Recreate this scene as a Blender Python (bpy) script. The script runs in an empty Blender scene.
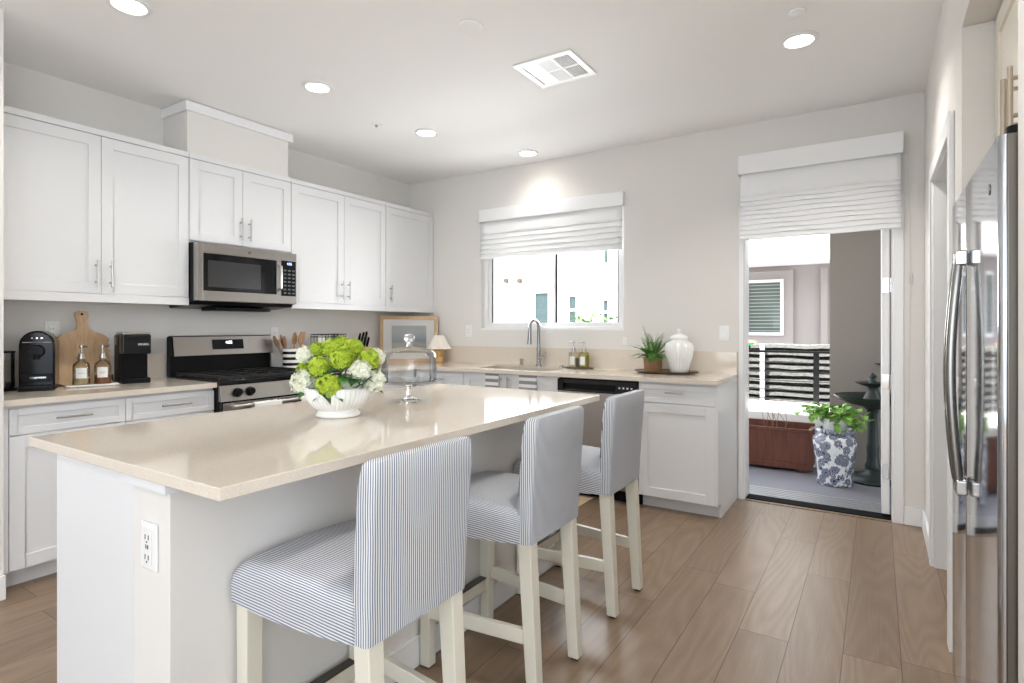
import bpy, math, random
from math import sin, cos, pi, radians as R, sqrt, atan2
from mathutils import Vector, Matrix
random.seed(7)
S = bpy.context.scene
COL = S.collection

# ------------------------------------------------------------------ camera, sky, sun, big lights, exposure
cam_d = bpy.data.cameras.new('camera'); cam = bpy.data.objects.new('camera', cam_d); COL.objects.link(cam)
cam.location = (0, 0, 1.2627); cam.rotation_euler = (R(90), 0, R(32.655))
cam_d.sensor_width = 36; cam_d.sensor_fit = 'HORIZONTAL'
cam_d.lens = 569.407 / 1024 * 36
cam_d.shift_y = -(341.5 - 326.62) / 1024
cam_d.clip_start = .02; cam_d.clip_end = 200
S.camera = cam

W = bpy.data.worlds.new('sky'); S.world = W; W.use_nodes = True
bg = W.node_tree.nodes['Background']
bg.inputs['Color'].default_value = (.80, .90, 1.0, 1); bg.inputs['Strength'].default_value = 2.4

sun_d = bpy.data.lights.new('sun', 'SUN'); sun_d.energy = 15.0; sun_d.angle = R(.6); sun_d.color = (1, .96, .90)
sun = bpy.data.objects.new('sun', sun_d); COL.objects.link(sun)
sun.rotation_euler = Vector((.22, .30, -1)).to_track_quat('-Z', 'Y').to_euler()

def area(name, loc, direction, sx, sy, power, color):
    d = bpy.data.lights.new(name, 'AREA'); d.shape = 'RECTANGLE'; d.size = sx; d.size_y = sy
    d.energy = power; d.color = color
    o = bpy.data.objects.new(name, d); COL.objects.link(o); o.location = loc
    o.rotation_euler = Vector(direction).to_track_quat('-Z', 'Y').to_euler()
    return o
# area lamps added at unseen living room glazing, tilted up to brighten the ceiling
area('added_daylight_front', (-1.0, -4.9, 1.35), (0, .25, 1), 5.6, 2.3, 70, (.90, .96, 1.0))
area('added_daylight_side', (3.15, -2.2, 1.4), (-.25, 0, 1), 4.0, 2.2, 120, (.90, .96, 1.0))
# area lamp added outside the sink window, boosting its skylight into the kitchen
area('daylight_sink_window', (-2.46, 4.60, 1.57), (.6, -1, .3), 1.3, .62, 24, (.93, .97, 1.0))

S.view_settings.view_transform = 'Standard'; S.view_settings.look = 'None'
S.view_settings.gamma = 1; S.view_settings.use_curve_mapping = False
S.view_settings.exposure = 0.68
S.cycles.max_bounces = 10; S.cycles.diffuse_bounces = 6; S.cycles.glossy_bounces = 5
S.cycles.transmission_bounces = 8; S.cycles.transparent_max_bounces = 24
S.cycles.caustics_reflective = False; S.cycles.caustics_refractive = False
S.cycles.sample_clamp_indirect = 6

# ------------------------------------------------------------------ materials
MATS = {}
def mat(name, color, rough=.5, metal=0, spec=.5, **k):
    if name in MATS: return MATS[name]
    m = bpy.data.materials.new(name); m.use_nodes = True
    b = m.node_tree.nodes['Principled BSDF']
    b.inputs['Base Color'].default_value = (*color, 1); b.inputs['Roughness'].default_value = rough
    b.inputs['Metallic'].default_value = metal; b.inputs['Specular IOR Level'].default_value = spec
    for kk, v in k.items(): b.inputs[kk].default_value = v
    m.diffuse_color = (*color, 1)
    MATS[name] = m; return m
def nodes(m): return m.node_tree.nodes, m.node_tree.links, m.node_tree.nodes['Principled BSDF']
def mth(m, op, a, b=None, c=None):
    n = m.node_tree.nodes.new('ShaderNodeMath'); n.operation = op
    for i, v in enumerate((a, b, c)):
        if v is None: continue
        if isinstance(v, (int, float)): n.inputs[i].default_value = v
        else: m.node_tree.links.new(v, n.inputs[i])
    return n.outputs[0]
def mixc(m, f, a, b, mode='MIX'):
    n = m.node_tree.nodes.new('ShaderNodeMix'); n.data_type = 'RGBA'; n.blend_type = mode
    def s(i, v):
        if isinstance(v, (int, float)): n.inputs[i].default_value = v
        elif isinstance(v, tuple): n.inputs[i].default_value = (*v[:3], 1)
        else: m.node_tree.links.new(v, n.inputs[i])
    s(0, f); s(6, a); s(7, b); return n.outputs[2]
def objco(m):
    n = m.node_tree.nodes.new('ShaderNodeTexCoord'); return n.outputs['Object']
def sepxyz(m, v):
    n = m.node_tree.nodes.new('ShaderNodeSeparateXYZ'); m.node_tree.links.new(v, n.inputs[0]); return n.outputs
def comb(m, x, y, z):
    n = m.node_tree.nodes.new('ShaderNodeCombineXYZ')
    for i, v in enumerate((x, y, z)):
        if isinstance(v, (int, float)): n.inputs[i].default_value = v
        else: m.node_tree.links.new(v, n.inputs[i])
    return n.outputs[0]
def noise(m, vec, scale, detail=4, rough=.5, dist=0):
    n = m.node_tree.nodes.new('ShaderNodeTexNoise'); m.node_tree.links.new(vec, n.inputs['Vector'])
    n.inputs['Scale'].default_value = scale; n.inputs['Detail'].default_value = detail
    n.inputs['Roughness'].default_value = rough; n.inputs['Distortion'].default_value = dist
    return n.outputs['Fac']
def wnoise(m, vec):
    n = m.node_tree.nodes.new('ShaderNodeTexWhiteNoise'); n.noise_dimensions = '3D'
    m.node_tree.links.new(vec, n.inputs['Vector']); return n.outputs['Value']
def bump(m, h, strength=.1, dist=.01):
    n = m.node_tree.nodes.new('ShaderNodeBump'); n.inputs['Strength'].default_value = strength
    n.inputs['Distance'].default_value = dist; m.node_tree.links.new(h, n.inputs['Height'])
    b = m.node_tree.nodes['Principled BSDF']; m.node_tree.links.new(n.outputs[0], b.inputs['Normal'])
def ramp(m, f, stops):
    n = m.node_tree.nodes.new('ShaderNodeValToRGB'); e = n.color_ramp.elements
    while len(e) < len(stops): e.new(.5)
    for el, (p, c) in zip(e, stops): el.position = p; el.color = (*c, 1)
    m.node_tree.links.new(f, n.inputs[0]); return n.outputs[0]
def setc(m, sock): m.node_tree.links.new(sock, m.node_tree.nodes['Principled BSDF'].inputs['Base Color'])

def texwall(name, col, s=.06, scale=110):
    m = mat(name, col, .85, spec=.25); bump(m, noise(m, objco(m), scale, 3), s, .004); return m
M_wall = texwall('wall_paint', (.735, .713, .683))
M_ceil = texwall('ceiling_paint', (.87, .865, .86), .05, 90)
M_trim = mat('trim_white', (.82, .82, .82), .35)
M_cab = mat('cabinet_white', (.74, .745, .755), .38)
M_cream = mat('cream_paint', (.82, .78, .68), .45)
M_steel = mat('brushed_steel', (.62, .60, .58), .28, 1)
M_chrome = mat('polished_chrome', (.68, .68, .68), .08, 1)
M_nickel = mat('brushed_nickel', (.50, .48, .46), .3, 1)
M_black = mat('black_plastic', (.008, .008, .009), .3, spec=.12)
M_gloss = mat('black_glass', (.006, .006, .007), .06, spec=.3)
M_iron = mat('cast_iron', (.015, .015, .015), .55)
M_leaf = mat('leaf_green', (.05, .19, .03), .45)
M_white = mat('white_ceramic', (.86, .86, .84), .18)
M_dark = mat('dark_gap', (.010, .010, .010), .8, spec=.05)

def darksteel():
    m = mat('dark_stainless', (.37, .345, .32), .3, 1)
    v = sepxyz(m, objco(m)); g = noise(m, comb(m, mth(m, 'MULTIPLY', v[0], 2), mth(m, 'MULTIPLY', v[1], 2), mth(m, 'MULTIPLY', v[2], 300)), 3, 2)
    bump(m, g, .02, .001); return m
M_dsteel = darksteel()
M_fridge = mat('fridge_stainless', (.52, .53, .56), .09, 1)
M_fridge2 = mat('fridge_edge_steel', (.36, .34, .31), .22, 1)

def floor_mat():
    m = mat('oak_planks', (.3, .2, .12), .34, spec=.4)
    n, l, b = nodes(m); v = sepxyz(m, objco(m))
    w, L = .188, 1.22
    xs = mth(m, 'DIVIDE', mth(m, 'SUBTRACT', v[0], .077), w); row = mth(m, 'FLOOR', xs); fx = mth(m, 'SUBTRACT', xs, row)
    off = wnoise(m, comb(m, row, 3.3, 0))
    ys = mth(m, 'ADD', mth(m, 'DIVIDE', v[1], L), mth(m, 'MULTIPLY', off, 7.3)); idx = mth(m, 'FLOOR', ys); fy = mth(m, 'SUBTRACT', ys, idx)
    rnd = wnoise(m, comb(m, row, idx, 1.0)); rnd2 = wnoise(m, comb(m, row, idx, 5.0))
    gv = comb(m, mth(m, 'ADD', mth(m, 'MULTIPLY', v[0], 7), mth(m, 'MULTIPLY', rnd, 40)), mth(m, 'ADD', mth(m, 'MULTIPLY', v[1], .9), mth(m, 'MULTIPLY', rnd2, 30)), 0)
    g1 = noise(m, gv, 2.2, 6, .6, 1.2)
    gv2 = comb(m, mth(m, 'ADD', mth(m, 'MULTIPLY', v[0], 90), mth(m, 'MULTIPLY', rnd, 40)), mth(m, 'MULTIPLY', v[1], 3), 0)
    g2 = noise(m, gv2, 1.6, 3, .6)
    # cathedral grain: rings of a slow distorted field
    rings = mth(m, 'FRACT', mth(m, 'MULTIPLY', noise(m, comb(m, mth(m, 'ADD', mth(m, 'MULTIPLY', v[0], 4.0), mth(m, 'MULTIPLY', rnd2, 50)), mth(m, 'ADD', mth(m, 'MULTIPLY', v[1], .55), mth(m, 'MULTIPLY', rnd, 50)), 0), 1.0, 1, .4, .3), 16))
    rg = mth(m, 'ABSOLUTE', mth(m, 'SUBTRACT', rings, .5))
    base = ramp(m, rnd, [(0, (.19, .125, .08)), (.5, (.27, .185, .125)), (1, (.35, .25, .175))])
    c1 = mixc(m, mth(m, 'MULTIPLY', mth(m, 'SUBTRACT', 1.0, g1), .8), base, (.13, .08, .048))
    c2 = mixc(m, mth(m, 'MULTIPLY', g2, .42), c1, (.40, .30, .21))
    c3 = mixc(m, mth(m, 'MULTIPLY', rg, .75), c2, (.15, .095, .055))
    ex = mth(m, 'MULTIPLY', mth(m, 'MINIMUM', fx, mth(m, 'SUBTRACT', 1.0, fx)), w)
    ey = mth(m, 'MULTIPLY', mth(m, 'MINIMUM', fy, mth(m, 'SUBTRACT', 1.0, fy)), L)
    e = mth(m, 'MINIMUM', ex, ey); gap = mth(m, 'LESS_THAN', e, .0016)
    setc(m, mixc(m, mth(m, 'MULTIPLY', gap, .8), c3, (.05, .03, .02)))
    bump(m, mth(m, 'SUBTRACT', mth(m, 'MULTIPLY', g2, .3), gap), .15, .002)
    return m
M_floor = floor_mat()
def quartz():
    m = mat('beige_quartz', (.60, .52, .43), .07, spec=.6)
    v = objco(m); f = noise(m, v, 420, 2, .7)
    setc(m, ramp(m, f, [(.3, (.62, .545, .455)), (.55, (.71, .64, .55)), (.75, (.79, .73, .65))])); return m
M_quartz = quartz()
def wood(name, c1, c2, sc=(1, 1, 1), rough=.5):
    m = mat(name, c1, rough); v = sepxyz(m, objco(m))
    g = noise(m, comb(m, mth(m, 'MULTIPLY', v[0], sc[0]), mth(m, 'MULTIPLY', v[1], sc[1]), mth(m, 'MULTIPLY', v[2], sc[2])), 3, 5, .6, .6)
    setc(m, ramp(m, g, [(.3, c1), (.7, c2)])); return m
M_board = wood('board_oak', (.52, .33, .18), (.68, .47, .29), (20, 20, 2))
M_oak = wood('light_oak', (.50, .33, .18), (.62, .44, .27), (14, 14, 3))
M_spoon = wood('spoon_wood', (.30, .15, .07), (.45, .25, .12), (20, 20, 4))
M_planter = wood('planter_wood', (.085, .024, .013), (.16, .050, .026), (9, 9, 1.2), .55)

def stripes(name, mode, period, dark=(.12, .155, .22), light=(.70, .70, .71), duty=.42):
    m = mat(name, light, .9, spec=.2); v = sepxyz(m, objco(m))
    q = mth(m, 'ADD', v[1], v[2]) if mode == 'yz' else mth(m, 'ADD', v[0], v[1])
    q = mth(m, 'ADD', q, mth(m, 'MULTIPLY', noise(m, objco(m), 5, 1), .012))
    f = mth(m, 'FRACT', mth(m, 'DIVIDE', q, period))
    s = mth(m, 'LESS_THAN', f, duty)
    setc(m, mixc(m, s, light, dark)); bump(m, noise(m, objco(m), 14, 2), .25, .01); return m
M_seat = stripes('ticking_seat', 'yz', .0075)
M_back = stripes('ticking_back', 'xy', .0075)
M_stool = mat('stool_cream_paint', (.72, .69, .59), .38)

def glass(name, tint=(1, 1, 1), refl=.08, rough=0):
    m = bpy.data.materials.new(name); m.use_nodes = True; nt = m.node_tree; nt.nodes.clear()
    out = nt.nodes.new('ShaderNodeOutputMaterial'); mx = nt.nodes.new('ShaderNodeMixShader')
    tr = nt.nodes.new('ShaderNodeBsdfTransparent'); tr.inputs[0].default_value = (*tint, 1)
    gl = nt.nodes.new('ShaderNodeBsdfGlossy'); gl.inputs['Roughness'].default_value = rough
    lw = nt.nodes.new('ShaderNodeLayerWeight'); lw.inputs[0].default_value = .25
    ad = nt.nodes.new('ShaderNodeMath'); ad.operation = 'MULTIPLY_ADD'; ad.use_clamp = True
    ad.inputs[1].default_value = .75; ad.inputs[2].default_value = refl
    nt.links.new(lw.outputs['Fresnel'], ad.inputs[0]); nt.links.new(ad.outputs[0], mx.inputs[0])
    nt.links.new(tr.outputs[0], mx.inputs[1]); nt.links.new(gl.outputs[0], mx.inputs[2]); nt.links.new(mx.outputs[0], out.inputs[0])
    MATS[name] = m; return m
M_pane = glass('window_glass', (1, 1, 1), .0)
M_dome = glass('clear_glass', (.985, .99, .99), .03)
M_solid = mat('solid_glass', (1, 1, 1), .02, **{'Transmission Weight': 1.0, 'IOR': 1.45})
M_amber = mat('amber_syrup', (.45, .12, .02), .1, **{'Transmission Weight': .6})
M_yel = glass('yellow_soap', (.80, .78, .42), .05)
M_clear2 = glass('bottle_glass', (.90, .86, .78), .06)
def emis(name, c, s):
    m = bpy.data.materials.new(name); m.use_nodes = True
    b = m.node_tree.nodes['Principled BSDF']; b.inputs['Base Color'].default_value = (*c, 1)
    b.inputs['Emission Color'].default_value = (*c, 1); b.inputs['Emission Strength'].default_value = s
    MATS[name] = m; return m
M_lens = emis('lamp_lens', (1, .97, .92), 6)
M_lcd = emis('clock_digits', (.8, .92, 1), 2.5)
M_lcdb = emis('blue_digits', (.25, .35, 1), 3)

# ------------------------------------------------------------------ mesh helpers
class MB:
    def __init__(s): s.v = []; s.f = []; s.mi = []; s.cur = 0
    def add(s, vs, fs):
        o = len(s.v); s.v += [Vector(p) for p in vs]; s.f += [tuple(o + i for i in f) for f in fs]; s.mi += [s.cur] * len(fs); return s
    def box(s, x0, y0, z0, x1, y1, z1):
        x0, x1 = sorted((x0, x1)); y0, y1 = sorted((y0, y1)); z0, z1 = sorted((z0, z1))
        return s.add([(x0, y0, z0), (x1, y0, z0), (x1, y1, z0), (x0, y1, z0), (x0, y0, z1), (x1, y0, z1), (x1, y1, z1), (x0, y1, z1)],
                     [(0, 3, 2, 1), (4, 5, 6, 7), (0, 1, 5, 4), (1, 2, 6, 5), (2, 3, 7, 6), (3, 0, 4, 7)])
    def hexa(s, a, b):  # bottom quad a (ccw seen from above), top quad b
        return s.add(list(a) + list(b), [(0, 3, 2, 1), (4, 5, 6, 7), (0, 1, 5, 4), (1, 2, 6, 5), (2, 3, 7, 6), (3, 0, 4, 7)])
    def tube(s, pts, r, n=10, cap=True):
        pts = [Vector(p) for p in pts]; rr = r if isinstance(r, (list, tuple)) else [r] * len(pts)
        vs = []; up = None
        for i, p in enumerate(pts):
            t = (pts[min(i + 1, len(pts) - 1)] - pts[max(i - 1, 0)]).normalized()
            if up is None: up = Vector((0, 0, 1)) if abs(t.z) < .9 else Vector((1, 0, 0))
            a = t.cross(up).normalized(); b = a.cross(t).normalized(); up = b
            vs += [p + (a * cos(2 * pi * k / n) + b * sin(2 * pi * k / n)) * rr[i] for k in range(n)]
        fs = [(i * n + k, (i + 1) * n + k, (i + 1) * n + (k + 1) % n, i * n + (k + 1) % n) for i in range(len(pts) - 1) for k in range(n)]
        if cap: fs += [tuple(range(n)), tuple((len(pts) - 1) * n + k for k in reversed(range(n)))]
        return s.add(vs, fs)
    def lathe(s, prof, c=(0, 0, 0), n=32, sx=1, sy=1, flute=0, nf=0, z0f=None, z1f=None):
        vs = []
        for (r, z) in prof:
            for k in range(n):
                a = 2 * pi * k / n; q = r
                if flute and (z0f is None or z0f <= z <= z1f): q = r * (1 + flute * abs(sin(nf * a / 2)))
                vs.append((c[0] + q * cos(a) * sx, c[1] + q * sin(a) * sy, c[2] + z))
        m = len(prof)
        fs = [(i * n + k, i * n + (k + 1) % n, (i + 1) * n + (k + 1) % n, (i + 1) * n + k) for i in range(m - 1) for k in range(n)]
        if prof[0][0] > 1e-5: fs.append(tuple(reversed(range(n))))
        if prof[-1][0] > 1e-5: fs.append(tuple((m - 1) * n + k for k in range(n)))
        return s.add(vs, fs)
    def prism(s, pts, axis, a0, a1):  # pts 2d in the two other axes
        def P(u, v, a): return (a, u, v) if axis == 'x' else ((u, a, v) if axis == 'y' else (u, v, a))
        n = len(pts)
        return s.add([P(u, v, a0) for u, v in pts] + [P(u, v, a1) for u, v in pts],
                     [tuple(range(n)), tuple(reversed(range(n, 2 * n)))] + [(i, i + n, (i + 1) % n + n, (i + 1) % n) for i in range(n)])
    def xf(s, M):
        s.v = [M @ p for p in s.v]; return s
    def build(s, name, m, parent=None, bevel=0, smooth=40, seg=2, sub=0):
        import bmesh
        me = bpy.data.meshes.new(name); off = parent_world(parent)
        me.from_pydata([tuple(p - off) for p in s.v], [], s.f); me.update()
        ms = m if isinstance(m, (list, tuple)) else [m]
        for q in ms: me.materials.append(q)
        for p, i in zip(me.polygons, s.mi): p.material_index = min(i, len(ms) - 1)
        b = bmesh.new(); b.from_mesh(me)
        if any((v.co - v.co).length for v in b.verts): pass
        bmesh.ops.remove_doubles(b, verts=b.verts, dist=1e-6)
        bmesh.ops.recalc_face_normals(b, faces=b.faces); b.to_mesh(me); b.free()
        if smooth: me.shade_smooth(); me.set_sharp_from_angle(angle=R(smooth))
        o = bpy.data.objects.new(name, me); COL.objects.link(o)
        if parent: o.parent = parent
        if bevel:
            bv = o.modifiers.new('bevel', 'BEVEL'); bv.width = bevel; bv.segments = seg; bv.limit_method = 'ANGLE'; bv.angle_limit = R(35); bv.harden_normals = True
        if sub:
            sb = o.modifiers.new('sub', 'SUBSURF'); sb.levels = sub; sb.render_levels = sub
        return o
WORLD = {}
def parent_world(p):
    v = Vector((0, 0, 0))
    while p: v += Vector(p.location); p = p.parent
    return v
def box(*a): return MB().box(*a)
def thing(name, label, cat, loc=(0, 0, 0), group=None, kind=None):
    o = bpy.data.objects.new(name, None); COL.objects.link(o); o.location = loc; o.empty_display_size = .05
    if label: o['label'] = label
    if cat: o['category'] = cat
    if group: o['group'] = group
    if kind: o['kind'] = kind
    return o
def tag(o, label, cat, group=None, kind=None):
    o['label'] = label; o['category'] = cat
    if group: o['group'] = group
    if kind: o['kind'] = kind
    return o
def struct(o, label=None):
    o['kind'] = 'structure'
    if label: o['label'] = label
    return o
def copy_tree(o, parent=None):
    c = o.copy(); COL.objects.link(c); c.parent = parent
    for ch in list(o.children): copy_tree(ch, c)
    return c
def origin_to(o, loc):
    """move a one-mesh thing's origin to loc"""
    v = Vector(loc) - Vector(o.location); o.data.transform(Matrix.Translation(-v)); o.location = loc; return o
def text(name, s, size, m, parent, loc, rot, extrude=.0004, align='CENTER'):
    c = bpy.data.curves.new(name, 'FONT'); c.body = s; c.size = size; c.extrude = extrude; c.align_x = align; c.align_y = 'CENTER'
    t = bpy.data.objects.new('tmp', c); COL.objects.link(t)
    dg = bpy.context.evaluated_depsgraph_get(); me = bpy.data.meshes.new_from_object(t.evaluated_get(dg)); bpy.data.objects.remove(t)
    me.materials.clear(); me.materials.append(m); me.name = name
    M = Matrix.Translation(Vector(loc) - parent_world(parent)) @ rot
    me.transform(M); o = bpy.data.objects.new(name, me); COL.objects.link(o)
    if parent: o.parent = parent
    return o
# facing frames: L faces +x, B faces -y, Q faces -x
def fb(mb, F, base, a0, a1, z0, z1, d0, d1):
    if F == 'L': return mb.box(base + d0, a0, z0, base + d1, a1, z1)
    if F == 'B': return mb.box(a0, base - d1, z0, a1, base - d0, z1)
    return mb.box(base - d1, a0, z0, base - d0, a1, z1)
def fp(F, base, a, z, d):
    return (base + d, a, z) if F == 'L' else ((a, base - d, z) if F == 'B' else (base - d, a, z))
def shaker(F, base, a0, a1, z0, z1, parent, name='door', m=M_cab, rail=.062, t=.02):
    mb = MB(); g = .0015; a0 += g; a1 -= g; z0 += g; z1 -= g
    fb(mb, F, base, a0, a1, z0, z1, .001, t - .009)
    for q in ((a0, a0 + rail, z0, z1), (a1 - rail, a1, z0, z1), (a0 + rail, a1 - rail, z0, z0 + rail), (a0 + rail, a1 - rail, z1 - rail, z1)):
        fb(mb, F, base, *q, t - .0095, t)
    return mb.build(name, m, parent, bevel=.0015)
def pull(F, base, a, z, L, parent, vertical=True, m=M_nickel, r=.0055, out=.032):
    mb = MB(); h = L / 2
    if vertical: p0, p1 = fp(F, base, a, z - h, out), fp(F, base, a, z + h, out); q = [(a, z - h * .62), (a, z + h * .62)]
    else: p0, p1 = fp(F, base, a - h, z, out), fp(F, base, a + h, z, out); q = [(a - h * .62, z), (a + h * .62, z)]
    mb.tube([p0, p1], r, 12)
    for (aa, zz) in q: mb.tube([fp(F, base, aa, zz, 0.0005), fp(F, base, aa, zz, out)], r * .85, 10)
    return mb.build('handle', m, parent)

# ------------------------------------------------------------------ room shell
XL, YB, XR, H = -4.0926, 4.4216, .2529, 2.74
o = struct(box(XL, -5, -.1, 3.2, YB + .02, 0).build('floor', M_floor))
o = struct(box(XL - .12, -5.1, H, 3.3, YB + .14, H + .12).build('ceiling', M_ceil))
struct(box(XL - .12, -5, 0, XL, YB + .14, H).build('wall_left', M_wall))
# back wall with window and door holes
WX0, WX1, WZ0, WZ1 = -3.18, -1.745, 1.231, 2.36
DX0, DX1, DZ1 = -.822, .092, 2.06
mb = MB(); y0, y1 = YB, YB + .14
for q in ((XL, WX0, 0, H), (WX0, WX1, 0, WZ0), (WX0, WX1, WZ1, H), (WX1, DX0, 0, H), (DX0, DX1, DZ1, H), (DX1, 1.6, 0, H)):
    mb.box(q[0], y0, q[2], q[1], y1, q[3])
struct(mb.build('wall_back', M_wall, smooth=0))
# right wall: doorway y 2.79-3.78, fridge alcove y 1.60-2.55
AY0, AY1, AZ = 1.602, 2.553, 2.32
JY0, JY1, JZ = 2.84, 3.715, 2.03
mb = MB(); x0, x1 = XR, XR + .12
for q in ((JY1, YB, 0, H), (JY0, JY1, JZ, H), (AY1, JY0, 0, H), (.9, AY0, 0, H)):
    mb.box(x0, q[0], q[2], x1, q[1], q[3])
mb.box(x0, AY0, AZ, 1.05, AY1, H)                      # soffit over the alcove
mb.box(x1, AY1, 0, 1.05, AY1 + .08, H); mb.box(x1, AY0 - .08, 0, 1.05, AY0, H); mb.box(1.05, AY0 - .08, 0, 1.13, AY1 + .08, H)
struct(mb.build('wall_right', M_wall, smooth=0))
# hall beyond the side doorway
mb = MB(); mb.box(1.5, AY1 + .08, 0, 1.6, YB, H); mb.box(1.13, AY1 - .02, 0, 1.5, AY1 + .08, H)
struct(mb.build('wall_hall', M_wall, smooth=0))
struct(box(3.2, -5, 0, 3.3, .9, .3).build('wall_side', M_wall))
mb = MB(); mb.box(3.2, -5, 2.5, 3.3, .9, H); mb.box(3.2, -5, .3, 3.3, -4.3, 2.5); mb.box(3.2, -.1, .3, 3.3, .9, 2.5); mb.box(XR + .12, .9, 0, 3.3, 1.0, H)
struct(mb.build('wall_living_side', M_wall, smooth=0))
mb = MB(); mb.box(XL, -5.1, 0, -3.85, -5, H); mb.box(1.85, -5.1, 0, 3.2, -5, H); mb.box(-3.85, -5.1, 2.52, 1.85, -5, H); mb.box(-3.85, -5.1, 0, 1.85, -5, .18)
struct(mb.build('wall_front', M_wall, smooth=0))
w2 = thing('window_2', None, None, (-1, -5.0, .18)); struct(w2)
mb = MB()
for x in (-3.85, -1.99, -.08, 1.79): mb.box(x, -5.0, .18, x + .06, -4.94, 2.52)
mb.box(-3.85, -5.0, .18, 1.85, -4.94, .24); mb.box(-3.85, -5.0, 2.46, 1.85, -4.94, 2.52)
mb.build('window_frame', M_trim, w2)
# short return wall at the left end of the cabinets
struct(box(XL, .835, 0, -3.425, .955, H).build('wall_return', M_wall))
mb = MB(); mb.box(-3.424, .822, 0, -3.395, .956, .11); mb.box(XL, .82, 0, -3.395, .834, .11)
struct(mb.build('baseboard_return', M_trim, bevel=.003))
# boxed duct chase above the microwave cabinet
t1 = thing('trim_1', 'boxed duct chase above the microwave cabinet with a white cap moulding', None, (-3.9, 2.35, 2.41)); struct(t1)
box(XL + .001, 1.985, 2.405, -3.79, 2.742, H - .001).build('chase', M_wall, t1)
mb = MB(); mb.box(XL + .001, 1.965, 2.672, -3.765, 2.77, 2.735); mb.build('cap_moulding', M_trim, t1, bevel=.004)
# baseboards
def bb(name, *q): return struct(box(*q).build(name, M_trim, bevel=.004))
bb('baseboard_back', .145, YB - .016, 0, XR - .001, YB, .115)
bb('baseboard_right', XR - .016, JY1 + .075, 0, XR, YB - .018, .115)
bb('baseboard_corner', -.856, YB - .016, 0, -.852, YB, .115)

# sink window
w = thing('window_1', 'white framed sliding window above the sink', None, (-2.46, YB + .07, WZ0)); struct(w)
mb = MB(); ya, yb2 = YB + .05, YB + .11
mb.box(WX0, ya, WZ0, WX0 + .035, yb2, WZ1); mb.box(WX1 - .035, ya, WZ0, WX1, yb2, WZ1)
mb.box(WX0 + .035, ya, WZ0, WX1 - .035, yb2, WZ0 + .035); mb.box(WX0 + .035, ya, WZ1 - .035, WX1 - .035, yb2, WZ1)
mb.build('window_frame', M_trim, w, bevel=.003)
mb = MB(); mb.box(WX0 + .001, YB - .002, WZ0 - .001, WX1 - .001, ya - .001, WZ0 + .018); mb.build('sill', M_trim, w)
def sash(x0, x1, y):
    mb = MB(); z0, z1 = WZ0 + .036, WZ1 - .036; f = .032
    mb.box(x0, y, z0, x0 + f, y + .025, z1); mb.box(x1 - f, y, z0, x1, y + .025, z1); mb.box(x0 + f, y, z0, x1 - f, y + .025, z0 + f); mb.box(x0 + f, y, z1 - f, x1 - f, y + .025, z1)
    s = mb.build('sash', M_trim, w, bevel=.002)
    box(x0 + f, y + .010, z0 + f, x1 - f, y + .014, z1 - f).build('pane', M_pane, s, smooth=0)
    mb = MB(); mb.box(x0 + f, y + .004, z0 + f, x0 + f + .008, y + .02, z1 - f); mb.box(x1 - f - .008, y + .004, z0 + f, x1 - f, y + .02, z1 - f)
    mb.build('gasket', M_dark, s)
sash(WX0 + .036, -2.40, ya + .028); sash(-2.44, WX1 - .036, ya + .001)

# back door: casing, jambs, open leaf
d = thing('door_1', 'white patio doorway at the back with its leaf standing open outwards', None, (-.35, YB, 0)); struct(d)
mb = MB()
mb.box(DX0 - .030, YB - .018, 0, DX0 + .004, YB, DZ1 + .05); mb.box(DX1 - .004, YB - .018, 0, DX1 + .052, YB, DZ1 + .05); mb.box(DX0 + .004, YB - .018, DZ1 - .004, DX1 - .004, YB, DZ1 + .05)
mb.build('casing', M_trim, d, bevel=.004)
mb = MB(); mb.box(DX0, YB, 0, DX0 + .012, YB + .14, DZ1); mb.box(DX1 - .012, YB, 0, DX1, YB + .14, DZ1); mb.box(DX0 + .012, YB, DZ1 - .012, DX1 - .012, YB + .14, DZ1)
mb.build('jamb', M_trim, d)
mb = MB(); mb.box(DX0 + .012, YB + .012, -.02, DX1 - .012, YB + .135, .012)
mb.build('threshold', M_dark, d, bevel=.004)
box(DX0 + .012, YB - .02, 0, DX1 - .012, YB + .011, .006).build('threshold_strip', M_floor, d)
lf = MB(); lf.box(.026, YB + .06, .03, .070, YB + .93, 2.03)
lf = lf.build('door_leaf', M_trim, d, bevel=.003)
box(.028, YB + .065, .015, .068, YB + .92, .029).build('door_sweep', M_black, lf)
for z in (1.535, .90, .31):
    mb = MB(); mb.box(.0305, YB + .056, z - .048, .0655, YB + .0598, z + .048); mb.tube([(.078, YB + .052, z - .048), (.078, YB + .052, z + .048)], .007, 10)
    mb.build('hinge', M_chrome, lf)
# side doorway casing
d2 = thing('door_2', 'white cased doorway in the right wall beside the fridge', None, (XR, 3.3, 0)); struct(d2)
mb = MB(); mb.box(XR - .018, JY1 - .004, 0, XR, JY1 + .07, JZ + .07); mb.box(XR - .018, JY0 - .07, 0, XR, JY0 + .004, JZ + .07); mb.box(XR - .018, JY0 + .004, JZ - .004, XR, JY1 - .004, JZ + .07)
mb.build('casing', M_trim, d2, bevel=.004)
mb = MB(); mb.box(XR, JY1 - .013, 0, XR + .12, JY1 - .001, JZ); mb.box(XR, JY0 + .001, 0, XR + .12, JY0 + .013, JZ); mb.box(XR, JY0 + .013, JZ - .013, XR + .12, JY1 - .013, JZ - .001)
mb.build('jamb', M_trim, d2)

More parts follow.
